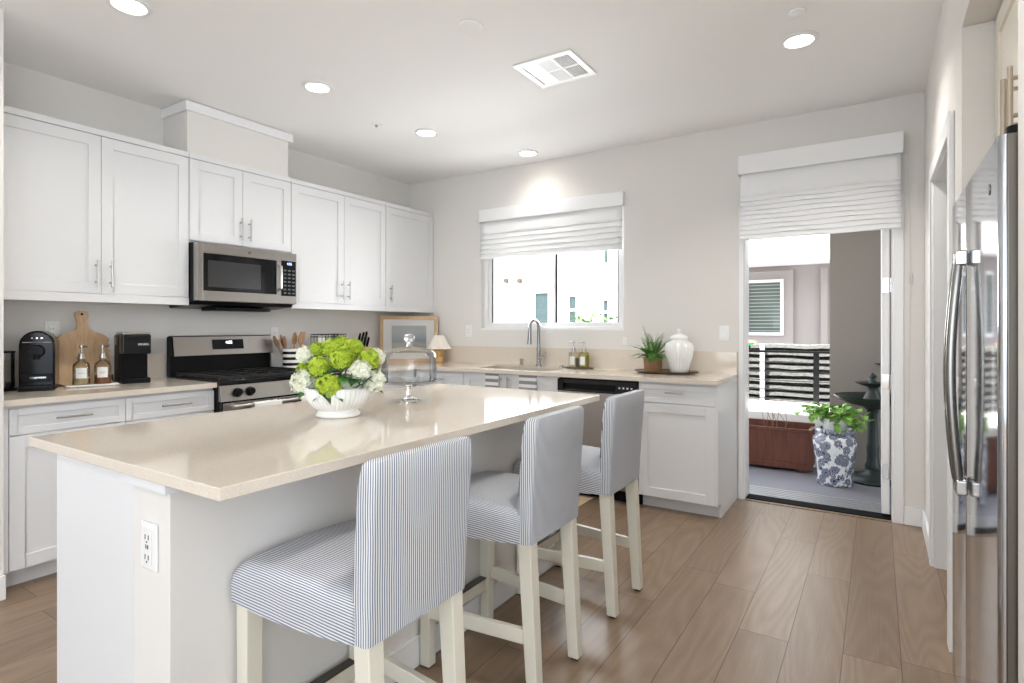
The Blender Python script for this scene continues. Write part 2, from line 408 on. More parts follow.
# ------------------------------------------------------------------ left run: upper cabinets
XU = -3.797   # face of carcass; doors to -3.777
def upper(y0, y1, z0, seams, handles, label, rail=True, dz0=1.452):
    t = thing('wall_cabinet', label, 'cabinet', (XL, (y0 + y1) / 2, z0), 'white shaker wall cabinets')
    g = .0008
    box(XL + .002, y0 + g, z0 + (.05 if rail else 0.002), XU, y1 - g, 2.366).build('body', M_cab, t)
    box(XL + .002, y0 + g, 2.3665, XU + .021, y1 - g, 2.4015).build('top_rail', M_cab, t, bevel=.0015)
    if rail: box(XU - .06, y0 + g, z0, XU + .021, y1 - g, z0 + .0495).build('light_rail', M_cab, t, bevel=.002)
    for (a, b), hy in zip(seams, handles):
        dr = shaker('L', XU, a, b, dz0, 2.364, t)
        pull('L', XU + .02, hy, dz0 + .115, .155, dr)
    return t
upper(.97, 1.9905, 1.4025, [(.972, 1.491), (1.491, 1.989)], [1.462, 1.535], 'white shaker wall cabinet above the black coffee machines and scalloped board')
upper(1.9915, 2.7595, 1.815, [(1.993, 2.364), (2.364, 2.758)], [2.343, 2.408], 'short white wall cabinet right above the microwave', rail=False, dz0=1.83)
upper(2.7605, 3.7575, 1.4025, [(2.762, 3.275), (3.275, 3.756)], [3.243, 3.312], 'white double-door wall cabinet just right of the microwave')
upper(3.7585, 4.4195, 1.4025, [(3.760, 4.416)], [3.812], 'single-door white wall cabinet in the back corner')

# microwave
t = thing('microwave', 'stainless over-the-range microwave with dark glass door', 'microwave', (-3.9, 2.365, 1.40))
box(XL + .003, 1.994, 1.43, -3.735, 2.756, 1.812).build('body', M_black, t)
mb = MB(); mb.prism([(-4.08, 1.429), (-3.74, 1.429), (-3.76, 1.408), (-4.04, 1.388)], 'y', 2.0, 2.75); mb.box(-3.98, 2.18, 1.372, -3.80, 2.6, 1.395)
mb.build('vent_underside', M_black, t, bevel=.003)
F = 'L'; xm = -3.735
mb = MB()
for q in ((1.995, 2.035, 1.432, 1.811), (2.575, 2.600, 1.432, 1.811), (2.035, 2.575, 1.432, 1.498), (2.035, 2.575, 1.745, 1.811)): fb(mb, F, xm, *q, .001, .045)
dr = mb.build('door', M_dsteel, t, bevel=.002)
fb(MB(), F, xm, 2.036, 2.574, 1.499, 1.744, .001, .040).build('window', M_gloss, dr)
mb = MB(); fb(mb, F, xm, 2.07, 2.45, 1.525, 1.70, .0402, .0408); mb.build('window_mesh', mat('mesh_screen', (.035, .035, .036), .12), dr)
mb = MB(); mb.tube([(xm + .045, 2.587, 1.53), (xm + .078, 2.587, 1.545), (xm + .082, 2.587, 1.62), (xm + .078, 2.587, 1.70), (xm + .045, 2.587, 1.715)], .010, 12); mb.build('handle', M_steel, dr)
mb = MB(); fb(mb, F, xm, 2.6015, 2.744, 1.432, 1.811, .001, .043); cp = mb.build('control_panel', M_dsteel, t, bevel=.002)
fb(MB(), F, xm, 2.613, 2.735, 1.49, 1.75, .0432, .0455).build('keypad', M_gloss, cp)
mb = MB()
for i in range(3):
    for j in range(7): fb(mb, F, xm, 2.632 + i * .036, 2.654 + i * .036, 1.505 + j * .028, 1.516 + j * .028, .0456, .0459)
mb.build('key_markings', mat('key_grey', (.10, .11, .12), .4), cp)
RL = Matrix(((0, 0, 1, 0), (1, 0, 0, 0), (0, 1, 0, 0), (0, 0, 0, 1)))   # text facing +x, reading along +y
text('clock', '4:05', .026, M_lcdb, cp, (xm + .0462, 2.68, 1.728), RL)
mb = MB(); mb.tube([(xm + .0452, 2.36, 1.778), (xm + .0468, 2.36, 1.778)], .011, 20); mb.build('round_logo', mat('logo_grey', (.2, .19, .18), .3, 1), dr)

# ------------------------------------------------------------------ left run: base cabinets
XBc = -3.492   # carcass face; doors reach -3.472
def base_drawer_door(F, base, a0, a1, parent, hz=.808, hside=None, ha=None, dl=.145, zt=.868):
    dw = shaker(F, base, a0, a1, .742, zt, parent, 'drawer', rail=.032)
    pull(F, base + (.02 if F == 'L' else -.02) if F != 'B' else base - .02, ha if ha is not None else (a0 + a1) / 2, hz, dl, dw, vertical=False)
    dd = shaker(F, base, a0, a1, .095, .739, parent, 'door')
    if hside is not None: pull(F, base + .02 if F == 'L' else base - .02, hside, .62, .15, dd)
t = thing('base_cabinet', 'white base cabinet under the coffee machines with two drawers', 'cabinet', (-3.8, 1.48, 0), 'white shaker base cabinets')
box(XL + .002, .958, .09, XBc, 1.984, .884).build('body', M_cab, t)
box(XL + .002, .958, 0, -3.55, 1.984, .089).build('toe_kick', M_cab, t)
box(XBc, .958, .09, XBc + .019, .986, .884).build('filler', M_cab, t)
base_drawer_door('L', XBc, .988, 1.488, t, dl=.155, ha=1.243, hside=1.452)
base_drawer_door('L', XBc, 1.488, 1.984, t, dl=.165, ha=1.747, hside=1.524)
t = thing('base_cabinet', 'white base cabinet in the back left corner past the range', 'cabinet', (-3.8, 3.5, 0), 'white shaker base cabinets')
box(XL + .002, 2.752, .09, XBc, YB - .002, .884).build('body', M_cab, t)
box(XL + .002, 2.752, 0, -3.55, YB - .002, .089).build('toe_kick', M_cab, t)
base_drawer_door('L', XBc, 2.755, 3.45, t, hside=3.40)

# L-shaped worktop with the sink hole, and backsplash
ZT, ZS = .915, .885
xf, yf = -3.446, 3.786
SX0, SX1, SY0, SY1 = -2.86, -2.16, 3.90, 4.28
def rrect(x0, x1, y0, y1, r, n=8):
    pts = []
    for cx, cy, a0 in ((x1 - r, y1 - r, 0), (x0 + r, y1 - r, 90), (x0 + r, y0 + r, 180), (x1 - r, y0 + r, 270)):
        for k in range(n + 1): a = R(a0 + 90 * k / n); pts.append((cx + r * cos(a), cy + r * sin(a)))
    return pts
def slab_with_hole(mb, X0, X1, Y0, Y1, hole, z0, z1):
    n = len(hole); cx = sum(p[0] for p in hole) / n; cy = sum(p[1] for p in hole) / n
    outer = []
    for (x, y) in hole:   # shoot each rim point out to the slab's edge
        dx, dy = x - cx, y - cy; k = min(((X1 - cx) / dx if dx > 1e-9 else 1e9), ((X0 - cx) / dx if dx < -1e-9 else 1e9), ((Y1 - cy) / dy if dy > 1e-9 else 1e9), ((Y0 - cy) / dy if dy < -1e-9 else 1e9))
        outer.append([cx + dx * k, cy + dy * k])
    for X in (X0, X1):
        for Y in (Y0, Y1):
            i = min(range(n), key=lambda i: (outer[i][0] - X) ** 2 + (outer[i][1] - Y) ** 2); outer[i] = [X, Y]
    vs = [(x, y, z) for z in (z0, z1) for x, y in hole] + [(x, y, z) for z in (z0, z1) for x, y in outer]
    fs = []
    for i in range(n):
        j = (i + 1) % n
        fs += [(n + i, n + j, 3 * n + j, 3 * n + i), (i, 2 * n + i, 2 * n + j, j), (i, j, n + j, n + i), (2 * n + i, 3 * n + i, 3 * n + j, 2 * n + j)]
    mb.add(vs, fs)
t = thing('worktop', 'beige quartz L-shaped worktop along the left and back walls with low backsplash', 'worktop', (-3.7, 4.0, ZS))
mb = MB(); mb.box(XL + .001, .957, ZS, xf, 1.986, ZT); mb.box(XL + .001, 2.749, ZS, xf, YB - .001, ZT)
mb.box(xf, yf, ZS, -3.0, YB - .001, ZT); mb.box(-2.0, yf, ZS, -.861, YB - .001, ZT)
slab_with_hole(mb, -3.0, -2.0, yf, YB - .001, rrect(SX0, SX1, SY0, SY1, .09), ZS, ZT)
mb.build('slab', M_quartz, t, smooth=0)
mb = MB(); mb.box(XL + .001, .957, ZT, XL + .018, 1.986, 1.075); mb.box(XL + .001, 2.749, ZT, XL + .018, YB - .02, 1.075); mb.box(XL + .018, YB - .019, ZT, -.865, YB - .001, 1.075)
mb.build('backsplash', M_quartz, t, smooth=0)

# gas range
t = thing('gas_range', 'stainless gas range with black cooktop under the microwave', 'range', (-3.77, 2.367, 0))
Y0, Y1 = 1.989, 2.745
box(XL + .03, Y0, .02, -3.44, Y1, .895).build('body', M_black, t)
mb = MB(); mb.box(XL + .03, Y0, .896, -3.425, Y1, .925); ct = mb.build('cooktop', M_gloss, t, bevel=.006)
for k in range(3):
    mb = MB(); a = Y0 + .03 + k * .235; b = a + .225
    for yy in (a, b, (a + b) / 2): mb.box(-3.98, yy - .006, .935, -3.47, yy + .006, .952)
    for xx in (-3.98, -3.85, -3.72, -3.60, -3.48): mb.box(xx - .006, a, .930, xx + .006, b, .947)
    for xx in (-3.98, -3.48):
        for yy in (a, b): mb.box(xx - .008, yy - .008, .9255, xx + .008, yy + .008, .934)
    mb.build('grate', M_iron, t)
for xx in (-3.6, -3.86):
    for yy in (2.13, 2.37, 2.60): MB().lathe([(.0, 0), (.045, 0), (.045, .006), (.03, .008), (.03, .013), (0, .013)], (xx, yy, .9255), 20).build('burner', M_iron, t)
mb = MB(); mb.prism([(-3.44, .795), (-3.405, .795), (-3.425, .893), (-3.44, .893)], 'y', Y0 + .002, Y1 - .002); fp_ = mb.build('knob_panel', M_dsteel, t, bevel=.002)
for yy in (2.10, 2.185, 2.53, 2.615, 2.70):
    mb = MB(); c = Vector((-3.414, yy, .845)); nrm = Vector((.98, 0, .2)).normalized()
    mb.tube([c, c + nrm * .008], .030, 20); mb.tube([c + nrm * .008, c + nrm * .034], [.025, .021], 20)
    u = c + nrm * .034; mb.box(u.x - .004, yy - .004, u.z - .02, u.x + .004, yy + .004, u.z + .02)
    mb.build('knob', M_black, t, bevel=.001)
mb = MB(); mb.box(-3.439, Y0 + .004, .18, -3.405, Y1 - .004, .79); dr = mb.build('oven_door', M_gloss, t, bevel=.004)
box(-3.4045, Y0 + .01, .69, -3.402, Y1 - .01, .785).build('door_top_band', M_dsteel, dr)
mb = MB(); mb.tube([(-3.36, Y0 + .05, .765), (-3.36, Y1 - .05, .765)], .011, 12)
for yy in (Y0 + .07, Y1 - .07): mb.tube([(-3.404, yy, .765), (-3.36, yy, .765)], .009, 10)
mb.build('handle', M_steel, dr)
mb = MB(); mb.box(-3.439, Y0 + .004, .03, -3.41, Y1 - .004, .172); mb.build('warming_drawer', M_dsteel, t, bevel=.004)
mb = MB(); mb.prism([(XL + .03, .926), (-4.015, .926), (-4.02, 1.07), (-3.985, 1.06), (-4.005, 1.195), (-4.03, 1.20), (XL + .03, 1.19)], 'y', Y0 + .001, Y1 - .001)
bg_ = mb.build('backguard', M_black, t, bevel=.002)
mb = MB(); mb.prism([(-3.984, 1.062), (-3.978, 1.062), (-3.998, 1.192), (-4.004, 1.192)], 'y', Y0 + .012, Y1 - .002); mb.build('control_panel', M_dsteel, bg_, bevel=.001)
mb = MB(); mb.prism([(-3.983, 1.10), (-3.980, 1.10), (-3.991, 1.17), (-3.994, 1.17)], 'y', 2.265, 2.50); mb.build('display', M_gloss, bg_)
text('clock', '4:05', .030, M_lcd, bg_, (-3.9835, 2.385, 1.148), Matrix.Rotation(R(-8), 4, 'Y') @ RL)
for (ya, yb_, z0, nm) in ((2.175, 2.375, .45, 'left'), (2.525, 2.66, .47, 'right')):
    mb = MB(); n = 12
    pts = [(-3.376, z0), (-3.3755, .765)] + [(-3.36 + .0155 * cos(R(180 - 18 * k)), .765 + .0155 * sin(R(180 - 18 * k))) for k in range(1, 10)] + [(-3.3445, .765), (-3.344, z0 - .02)]
    q = [(x, z) for x, z in pts] + [(x - .0015 * (1 if x > -3.36 else -1), z - .0012) for x, z in reversed(pts)]
    mb.prism(q, 'y', ya, yb_)
    mt = mat('dotted_towel', (.80, .79, .76), .9)
    if 'dt' not in MATS:
        v = objco(mt); vo = mt.node_tree.nodes.new('ShaderNodeTexVoronoi'); vo.inputs['Scale'].default_value = 22; mt.node_tree.links.new(v, vo.inputs['Vector'])
        setc(mt, mixc(mt, mth(mt, 'LESS_THAN', vo.outputs['Distance'], .30), (.80, .79, .76), (.05, .045, .04))); MATS['dt'] = mt
    o = mb.build('dish_towel', mt); tag(o, 'dotted white towel over the oven handle, ' + ('left one of two' if nm == 'left' else 'right one, beside the flower bowl'), 'towel', 'dotted towels on the oven handle')
    origin_to(o, (-3.36, (ya + yb_) / 2, z0))

# ------------------------------------------------------------------ back run
YBc = 3.835   # carcass face; doors reach 3.815
def cabB(x0, x1, label):
    t = thing('base_cabinet', label, 'cabinet', ((x0 + x1) / 2, 4.1, 0), 'white shaker base cabinets')
    box(x0 + .001, YBc, .09, x1 - .001, YB - .002, .884).build('body', M_cab, t)
    box(x0 + .001, YBc + .075, 0, x1 - .001, YB - .002, .089).build('toe_kick', M_cab, t)
    return t
t = cabB(XBc + .022, -2.931, 'narrow white base cabinet left of the sink doors')
base_drawer_door('B', YBc, -3.46, -2.933, t, hz=.812, hside=-2.97, ha=-3.19)
# sink cabinet is open-topped so that the bowl fits
t = thing('base_cabinet', 'white sink base cabinet with two doors carrying towels', 'cabinet', (-2.48, 4.1, 0), 'white shaker base cabinets')
mb = MB(); mb.box(-2.929, YBc, .09, -2.911, YB - .002, .884); mb.box(-2.049, YBc, .09, -2.034, YB - .002, .884); mb.box(-2.911, YBc, .09, -2.049, YB - .002, .108); mb.box(-2.911, YBc, .80, -2.049, YBc + .018, .884)
mb.build('body', M_cab, t)
box(-2.929, YBc + .075, 0, -2.034, YB - .002, .089).build('toe_kick', M_cab, t)
dA = shaker('B', YBc, -2.929, -2.51, .095, .878, t); pull('B', YBc - .02, -2.548, .805, .12, dA)
dB = shaker('B', YBc, -2.51, -2.034, .095, .878, t); pull('B', YBc - .02, -2.472, .803, .12, dB)
# sink
t = thing('kitchen_sink', 'undermount stainless sink below the window', 'sink', (-2.51, 4.09, .70))
mb = MB(); rim = rrect(SX0 - .006, SX1 + .006, SY0 - .006, SY1 + .006, .095); inn = rrect(SX0 + .02, SX1 - .02, SY0 + .02, SY1 - .02, .08)
n = len(rim); outr = rrect(SX0 - .03, SX1 + .03, SY0 - .03, SY1 + .03, .1)
vs = [(x, y, .884) for x, y in outr] + [(x, y, .884) for x, y in rim] + [(x, y, .70) for x, y in inn]
fs = [(k * n + i, k * n + (i + 1) % n, (k + 1) * n + (i + 1) % n, (k + 1) * n + i) for k in (0, 1) for i in range(n)] + [tuple(2 * n + i for i in range(n))]
mb.add(vs, fs); o = mb.build('basin', M_steel, t); so = o.modifiers.new('solid', 'SOLIDIFY'); so.thickness = .0012; so.offset = -1
MB().lathe([(0, 0), (.04, 0), (.045, .004), (0, .004)], (-2.51, 4.1, .7005), 20).build('drain', M_chrome, t)
# faucet
t = thing('faucet', 'chrome gooseneck pull-down faucet behind the sink', 'faucet', (-2.50, 4.335, ZT))
fx, fy = -2.50, 4.335
mb = MB(); mb.lathe([(0, 0), (.026, 0), (.026, .01), (.018, .02), (.018, .16), (.013, .18)], (fx, fy, ZT), 20)
arc = [(fx, fy, ZT + .17), (fx, fy, ZT + .345)] + [(fx - .010 * (1 - cos(R(a))), fy - .058 * (1 - cos(R(a))), ZT + .345 + .058 * sin(R(a))) for a in range(15, 181, 15)]
mb.tube(arc, .0145, 12); mb.build('spout', mat('dark_chrome', (.35, .35, .36), .12, 1), t)
e = Vector(arc[-1]); mb = MB(); mb.tube([e, e + Vector((0, -.004, -.06)), e + Vector((0, -.01, -.15))], [.015, .017, .021], 14); mb.build('spray_head', mat('dark_chrome', (.35, .35, .36), .12, 1), t)
mb = MB(); mb.tube([(fx + .015, fy, ZT + .075), (fx + .055, fy, ZT + .085)], .013, 12); mb.tube([(fx + .055, fy, ZT + .085), (fx + .075, fy - .005, ZT + .13)], .006, 8); mb.build('lever', M_chrome, t)
t = thing('soap_pump', 'small chrome deck-mounted cap left of the faucet', 'dispenser', (-2.655, 4.30, ZT))
MB().lathe([(0, 0), (.017, 0), (.017, .045), (.019, .05), (.019, .062), (0, .065)], (-2.655, 4.30, ZT + .0005), 18).build('cap', M_chrome, t)
MB().lathe([(0, .0), (.022, 0), (.022, .005), (.018, .007)], (-2.655, 4.30, ZT + .0002), 18).build('flange', M_chrome, t)
o = MB().lathe([(0, 0), (.022, 0), (.022, .008), (.014, .012), (.014, .018), (0, .018)], (-2.27, 4.33, ZT + .0003), 18).build('disposal_button', M_chrome); tag(o, 'small round chrome button on the worktop between faucet and soap bottles', 'button')
# soap tray and bottles
o = MB().lathe([(0, 0), (.10, 0), (.115, .008), (.11, .009), (.098, .004), (0, .004)], (-2.095, 4.30, ZT + .0003), 32, 1.2, .62).build('soap_tray', mat('dark_tray', (.16, .12, .09), .4)); tag(o, 'small oval tray under the two soap bottles by the sink', 'tray')
def pump(mb, c, z, s=1.0, d=(-1, -.3)):
    mb.lathe([(0, 0), (.013 * s, 0), (.013 * s, .018 * s), (.006 * s, .022 * s), (.004 * s, .022 * s), (.004 * s, .05 * s), (.010 * s, .052 * s), (.010 * s, .062 * s), (0, .063 * s)], (c[0], c[1], z), 14)
    mb.tube([(c[0], c[1], z + .057 * s), (c[0] + d[0] * .035 * s, c[1] + d[1] * .035 * s, z + .055 * s)], .004 * s, 8)
M_label = mat('paper_label', (.80, .80, .78), .7)
M_ink = mat('label_ink', (.12, .12, .12), .7)
for (cx, cy, mm, lab) in ((-2.140, 4.30, M_clear2, 'clear pump bottle with white label, left one on the sink tray'), (-2.045, 4.30, M_yel, 'yellow-green pump soap bottle, right one on the sink tray')):
    t = thing('soap_bottle', lab, 'bottle', (cx, cy, ZT + .006), 'pump bottles beside the sink')
    mb = MB(); s_ = .034; mb.box(cx - s_, cy - s_, ZT + .006, cx + s_, cy + s_, ZT + .135); mb.build('bottle', mm, t, bevel=.010, seg=4)
    if mm is M_yel: box(cx - s_ + .004, cy - s_ + .004, ZT + .010, cx + s_ - .004, cy + s_ - .004, ZT + .115).build('liquid', mat('yellow_liquid', (.62, .58, .22), .3), t, bevel=.006)
    else: box(cx - s_ + .004, cy - s_ + .004, ZT + .010, cx + s_ - .004, cy + s_ - .004, ZT + .09).build('liquid', mat('pale_liquid', (.70, .66, .52), .3), t, bevel=.006)
    box(cx - .022, cy - s_ - .0012, ZT + .03, cx + .022, cy - s_ - .0004, ZT + .10).build('label', M_label, t)
    mb = MB(); mb.tube([(cx, cy, ZT + .134), (cx, cy, ZT + .148)], .013, 12); pump(mb, (cx, cy), ZT + .148, 1.25); mb.build('pump', M_nickel, t)
# towels on the sink doors
def stripe_towel():
    m = mat('striped_dish_towel', (.8, .8, .8), .9)
    if 'sdt' not in MATS:
        z = sepxyz(m, objco(m))[2]; f = mth(m, 'FRACT', mth(m, 'DIVIDE', z, .052)); setc(m, mixc(m, mth(m, 'LESS_THAN', f, .5), (.82, .82, .82), (.30, .29, .29))); MATS['sdt'] = m
    return m
for (x0, x1, side) in ((-2.70, -2.572, 'left'), (-2.375, -2.215, 'right')):
    mb = MB(); mb.box(x0, 3.8055, .50, x1, 3.8135, .880); mb.box(x0, 3.8055, .880, x1, 3.8335, .8835)
    o = mb.build('dish_towel', stripe_towel(), bevel=.001)
    tag(o, 'grey-striped white towel folded over the %s sink cabinet door' % side, 'towel', 'striped towels on the sink doors'); origin_to(o, ((x0 + x1) / 2, 3.81, .5))
# dishwasher
t = thing('dishwasher', 'stainless dishwasher with black control strip right of the sink', 'dishwasher', (-1.72, 4.1, 0))
box(-2.031, YBc - .0, .09, -1.405, YB - .003, .884).build('body', M_black, t)
box(-2.028, YBc + .06, .0, -1.408, YB - .003, .089).build('toe_kick', M_black, t)
mb = MB()
for q in ((-2.029, -1.98, .785, .872), (-1.56, -1.407, .785, .872), (-1.98, -1.56, .842, .872), (-1.98, -1.56, .785, .80)): fb(mb, 'B', YBc, *q, .001, .034)
cp = mb.build('control_strip', M_gloss, t, bevel=.002)
fb(MB(), 'B', YBc, -1.98, -1.56, .80, .842, .001, .012).build('pocket_handle', M_black, cp)
mb = MB()
for i in range(4): fb(mb, 'B', YBc, -1.54 + i * .03, -1.528 + i * .03, .822, .832, .0341, .0345)
mb.build('button_row', M_label, cp)
fb(MB(), 'B', YBc, -2.029, -1.407, .10, .783, .001, .034).build('door', M_dsteel, t, bevel=.004)
# end cabinet
t = cabB(-1.403, -.884, 'white end base cabinet beside the back door, below the fern tray')
base_drawer_door('B', YBc, -1.398, -.881, t, hz=.818, hside=-1.372, ha=-1.14, dl=.125)
mb = MB(); mb.prism([(3.815, .095), (3.905, .095), (3.905, 0), (YB - .003, 0), (YB - .003, .884), (3.815, .884)], 'x', -.882, -.864); mb.build('end_panel', M_cab, t)

# kitchen mat in front of the dishwasher
o = box(-2.75, 3.42, .0005, -1.75, 3.84, .010).build('kitchen_mat', wood('jute_mat', (.50, .37, .22), (.66, .52, .35), (60, 60, 1), .9), bevel=.003); tag(o, 'light tan mat on the floor in front of the dishwasher and sink', 'mat')

# ------------------------------------------------------------------ island
t = thing('kitchen_island', 'white kitchen island base with drywall seating side and outlet', 'island', (-1.8, 1.7, 0))
IX0, IX1, IY0, IY1 = -2.12, -1.45, .718, 2.665
box(IX0, IY0, 0, -1.632, IY1, .884).build('cabinet_body', M_cab, t, bevel=.001)
box(-1.6315, IY0 - .0005, 0, IX1, IY1, .884).build('seating_wall', M_wall, t, bevel=.003)
mb = MB(); mb.box(-1.655, .700, .858, -1.436, IY0 - .001, .884); mb.box(IX1 + .0005, .700, .858, -1.436, IY1 - .01, .884); mb.build('top_trim', M_cab, t, bevel=.001)
mb = MB(); mb.box(IX1 + .0005, IY0, 0, IX1 + .014, IY1 + .014, .11); mb.box(-1.63, IY1 + .0005, 0, IX1 + .014, IY1 + .014, .11); mb.build('baseboard', M_trim, t, bevel=.003)
mb = MB(); mb.box(-1.580, IY0 - .0075, .652, -1.502, IY0 - .0008, .770); ol = mb.build('outlet', M_trim, t, bevel=.003)
mb = MB(); mb.box(-1.558, IY0 - .0105, .664, -1.522, IY0 - .0078, .756); mb.build('socket', M_white, ol, bevel=.001)
mb = MB()
for zz in (.735, .685):
    mb.box(-1.550, IY0 - .0112, zz - .006, -1.547, IY0 - .0106, zz + .006); mb.box(-1.534, IY0 - .0112, zz - .006, -1.531, IY0 - .0106, zz + .006); mb.box(-1.543, IY0 - .0112, zz - .014, -1.538, IY0 - .0106, zz - .010)
mb.box(-1.546, IY0 - .0112, .706, -1.542, IY0 - .0106, .716); mb.box(-1.537, IY0 - .0112, .706, -1.533, IY0 - .0106, .716)
mb.build('slots', M_dark, ol)
o = box(-2.2541, .6907, ZS, -1.1901, 2.6869, ZT).build('island_worktop', M_quartz, bevel=.003); tag(o, 'large beige quartz slab topping the kitchen island', 'worktop'); origin_to(o, (-1.72, 1.69, ZS))

# ------------------------------------------------------------------ stools (built at origin: +x is the back, seat towards -x)
def make_stool(label, loc, rz=0):
    t = thing('bar_stool', label, 'stool', (0, 0, 0), 'striped slipcovered bar stools')
    fw_, rw_, xf_, xr_ = .215, .176, -.245, .236
    L = .050
    for sy in (-1, 1):
        y = sy * (fw_ - L / 2)
        mb = MB(); mb.hexa([(xf_, y - .021, .008), (xf_ + .042, y - .021, .008), (xf_ + .042, y + .021, .008), (xf_, y + .021, .008)], [(xf_, y - L / 2, .60), (xf_ + L, y - L / 2, .60), (xf_ + L, y + L / 2, .60), (xf_, y + L / 2, .60)])
        lg = mb.build('leg', M_stool, t, bevel=.004)
        box(xf_ + .004, y - .013, 0, xf_ + .030, y + .013, .0078).build('foot_pad', M_black, lg)
        y = sy * (rw_ - L / 2); yt = y
        mb = MB(); mb.hexa([(xr_ - .043, y - .021, .008), (xr_, y - .021, .008), (xr_, y + .021, .008), (xr_ - .043, y + .021, .008)], [(xr_ - .080, yt - L / 2, .565), (xr_ - .028, yt - L / 2, .565), (xr_ - .028, yt + L / 2, .565), (xr_ - .080, yt + L / 2, .565)])
        lg = mb.build('leg', M_stool, t, bevel=.004)
        box(xr_ - .033, y - .013, 0, xr_ - .007, y + .013, .0078).build('foot_pad', M_black, lg)
        mb = MB(); mb.hexa([(xf_ + .034, sy * .199 - .011, .19), (xr_ - .058, sy * .158 - .011, .19), (xr_ - .058, sy * .158 + .011, .19), (xf_ + .034, sy * .199 + .011, .19)],
                           [(xf_ + .034, sy * .199 - .011, .24), (xr_ - .058, sy * .158 - .011, .24), (xr_ - .058, sy * .158 + .011, .24), (xf_ + .034, sy * .199 + .011, .24)])
        mb.build('stretcher', M_stool, t, bevel=.003)
    mb = MB(); mb.box(xf_ + .008, -.176, .145, xf_ + .030, .176, .194); fr = mb.build('footrest', M_stool, t, bevel=.003)
    mb = MB(); mb.box(xf_ + .001, -.176, .1945, xf_ + .034, .176, .2); mb.build('metal_strip', mat('dark_metal_strip', (.10, .095, .09), .3, 1), fr, bevel=.001)
    # seat cover: lofted rounded slab, sagging hem
    NX, NY = 14, 12; top = []; z_hem = lambda u, v: .530 - .012 * sin(pi * u) * 1.0
    mb = MB()
    def half(u): return (fw_ + .006) * (1 - u) + (rw_ + .014) * u
    X = lambda u: (xf_ - .008) + u * .43
    # cross-section ring from hem left, over the top, to hem right
    def ring(u):
        h = half(u); z0 = .535 - .012 * sin(pi * u); zt = .645 + .010 * sin(pi * min(1, u * 1.1)); r = .03
        zt -= .022 * max(0, 1 - u / .07)
        P = [(-h, z0), (-h - .003, z0 + .05), (-h, zt - r)] + [(-h + r * (1 - cos(R(a))), zt - r + r * sin(R(a))) for a in (30, 60, 90)]
        P += [(-h * .5, zt + .008), (0, zt + .011), (h * .5, zt + .008)]
        P += [(h - r * (1 - cos(R(a))), zt - r + r * sin(R(a))) for a in (90, 60, 30)] + [(h, zt - r), (h + .003, z0 + .05), (h, z0)]
        return P
    us = [0, .03, .08] + [.08 + .92 * k / NX for k in range(1, NX + 1)]
    rows = [ring(u) for u in us]; n = len(rows[0]); vs = []
    for u, rw in zip(us, rows): vs += [(X(u), y, z) for y, z in rw]
    fs = [(i * n + k, (i + 1) * n + k, (i + 1) * n + k + 1, i * n + k + 1) for i in range(len(us) - 1) for k in range(n - 1)]
    fs += [tuple(range(n)), tuple((len(us) - 1) * n + k for k in reversed(range(n)))]
    fs += [(i * n, i * n + n - 1, (i + 1) * n + n - 1, (i + 1) * n) for i in range(len(us) - 1)]
    mb.add(vs, fs); mb.build('seat', M_seat, t, smooth=50)
    # back cover
    mb = MB(); NZ = 14; rings = []; z0b = .535; zt = .957
    for k in range(NZ + 1):
        q = k / NZ; z = z0b + (zt - z0b) * q
        xb = .215 + .028 * q ** 1.2 ; th = .062 - .004 * q; hw = .186 + .004 * q; r = .016
        if k == NZ: th -= .022; hw -= .014; xb -= .006; r = .010
        elif k == NZ - 1: z = zt - .012; th -= .006; hw -= .004
        a = xb - th; b = xb
        ring_ = []
        for cx, cy, a0 in ((b - r, hw - r, 0), (a + r, hw - r, 90), (a + r, -hw + r, 180), (b - r, -hw + r, 270)):
            for j in range(4): ang = R(a0 + 30 * j); ring_.append((cx + r * cos(ang), cy + r * sin(ang), z + (-.012 * sin(pi * (cy / hw + 1) / 2) if k == 0 else 0)))
        rings.append(ring_)
    n = len(rings[0]); vs = [p for rg in rings for p in rg]
    fs = [(i * n + k, i * n + (k + 1) % n, (i + 1) * n + (k + 1) % n, (i + 1) * n + k) for i in range(NZ) for k in range(n)] + [tuple(range(n)), tuple(NZ * n + k for k in range(n))]
    mb.add(vs, fs); mb.build('backrest', M_back, t, smooth=60)
    t.location = loc; t.rotation_euler.z = rz
    return t
s1 = make_stool('slipcovered bar stool nearest the camera, its whole striped seat in view', (-1.182, 1.088, 0))
s2 = copy_tree(s1); s2.location = (-1.182, 1.805, 0); s2['label'] = 'middle one of the three striped bar stools at the island'
s3 = copy_tree(s1); s3.location = (-1.182, 2.475, 0); s3['label'] = 'striped bar stool farthest from the camera, in front of the dishwasher'
# ------------------------------------------------------------------ fridge and its cabinet
FX = .2235
t = thing('refrigerator', 'tall stainless side-by-side refrigerator set in the right wall alcove', 'refrigerator', (.6, 2.08, 0))
box(.262, 1.628, .03, .99, 2.53, 1.67).build('body', mat('fridge_grey', (.25, .25, .26), .5), t)
def rdoor(y0, y1, nm):
    mb = MB(); r = .014; pts = []
    for cx, cy, a0 in ((FX + r, y0 + r, 180), (FX + r, y1 - r, 90)):
        for j in range(7):
            a = R(a0 + (90 if a0 == 180 else 90) - 15 * j) if a0 == 180 else R(180 - 15 * j)
            if a0 == 180: a = R(270 - 15 * j)
            pts.append((cx + r * cos(a), cy + r * sin(a)))
    pts += [(.2605, y1), (.2605, y0)]
    mb.prism(pts, 'z', .055, 1.682)
    return mb.build(nm, M_fridge, t, smooth=50)
near = rdoor(1.622, 2.150, 'fridge_door'); far = rdoor(2.154, 2.532, 'freezer_door')
box(.24, 1.63, .0, .99, 2.528, .029).build('base_grille', M_dark, t)
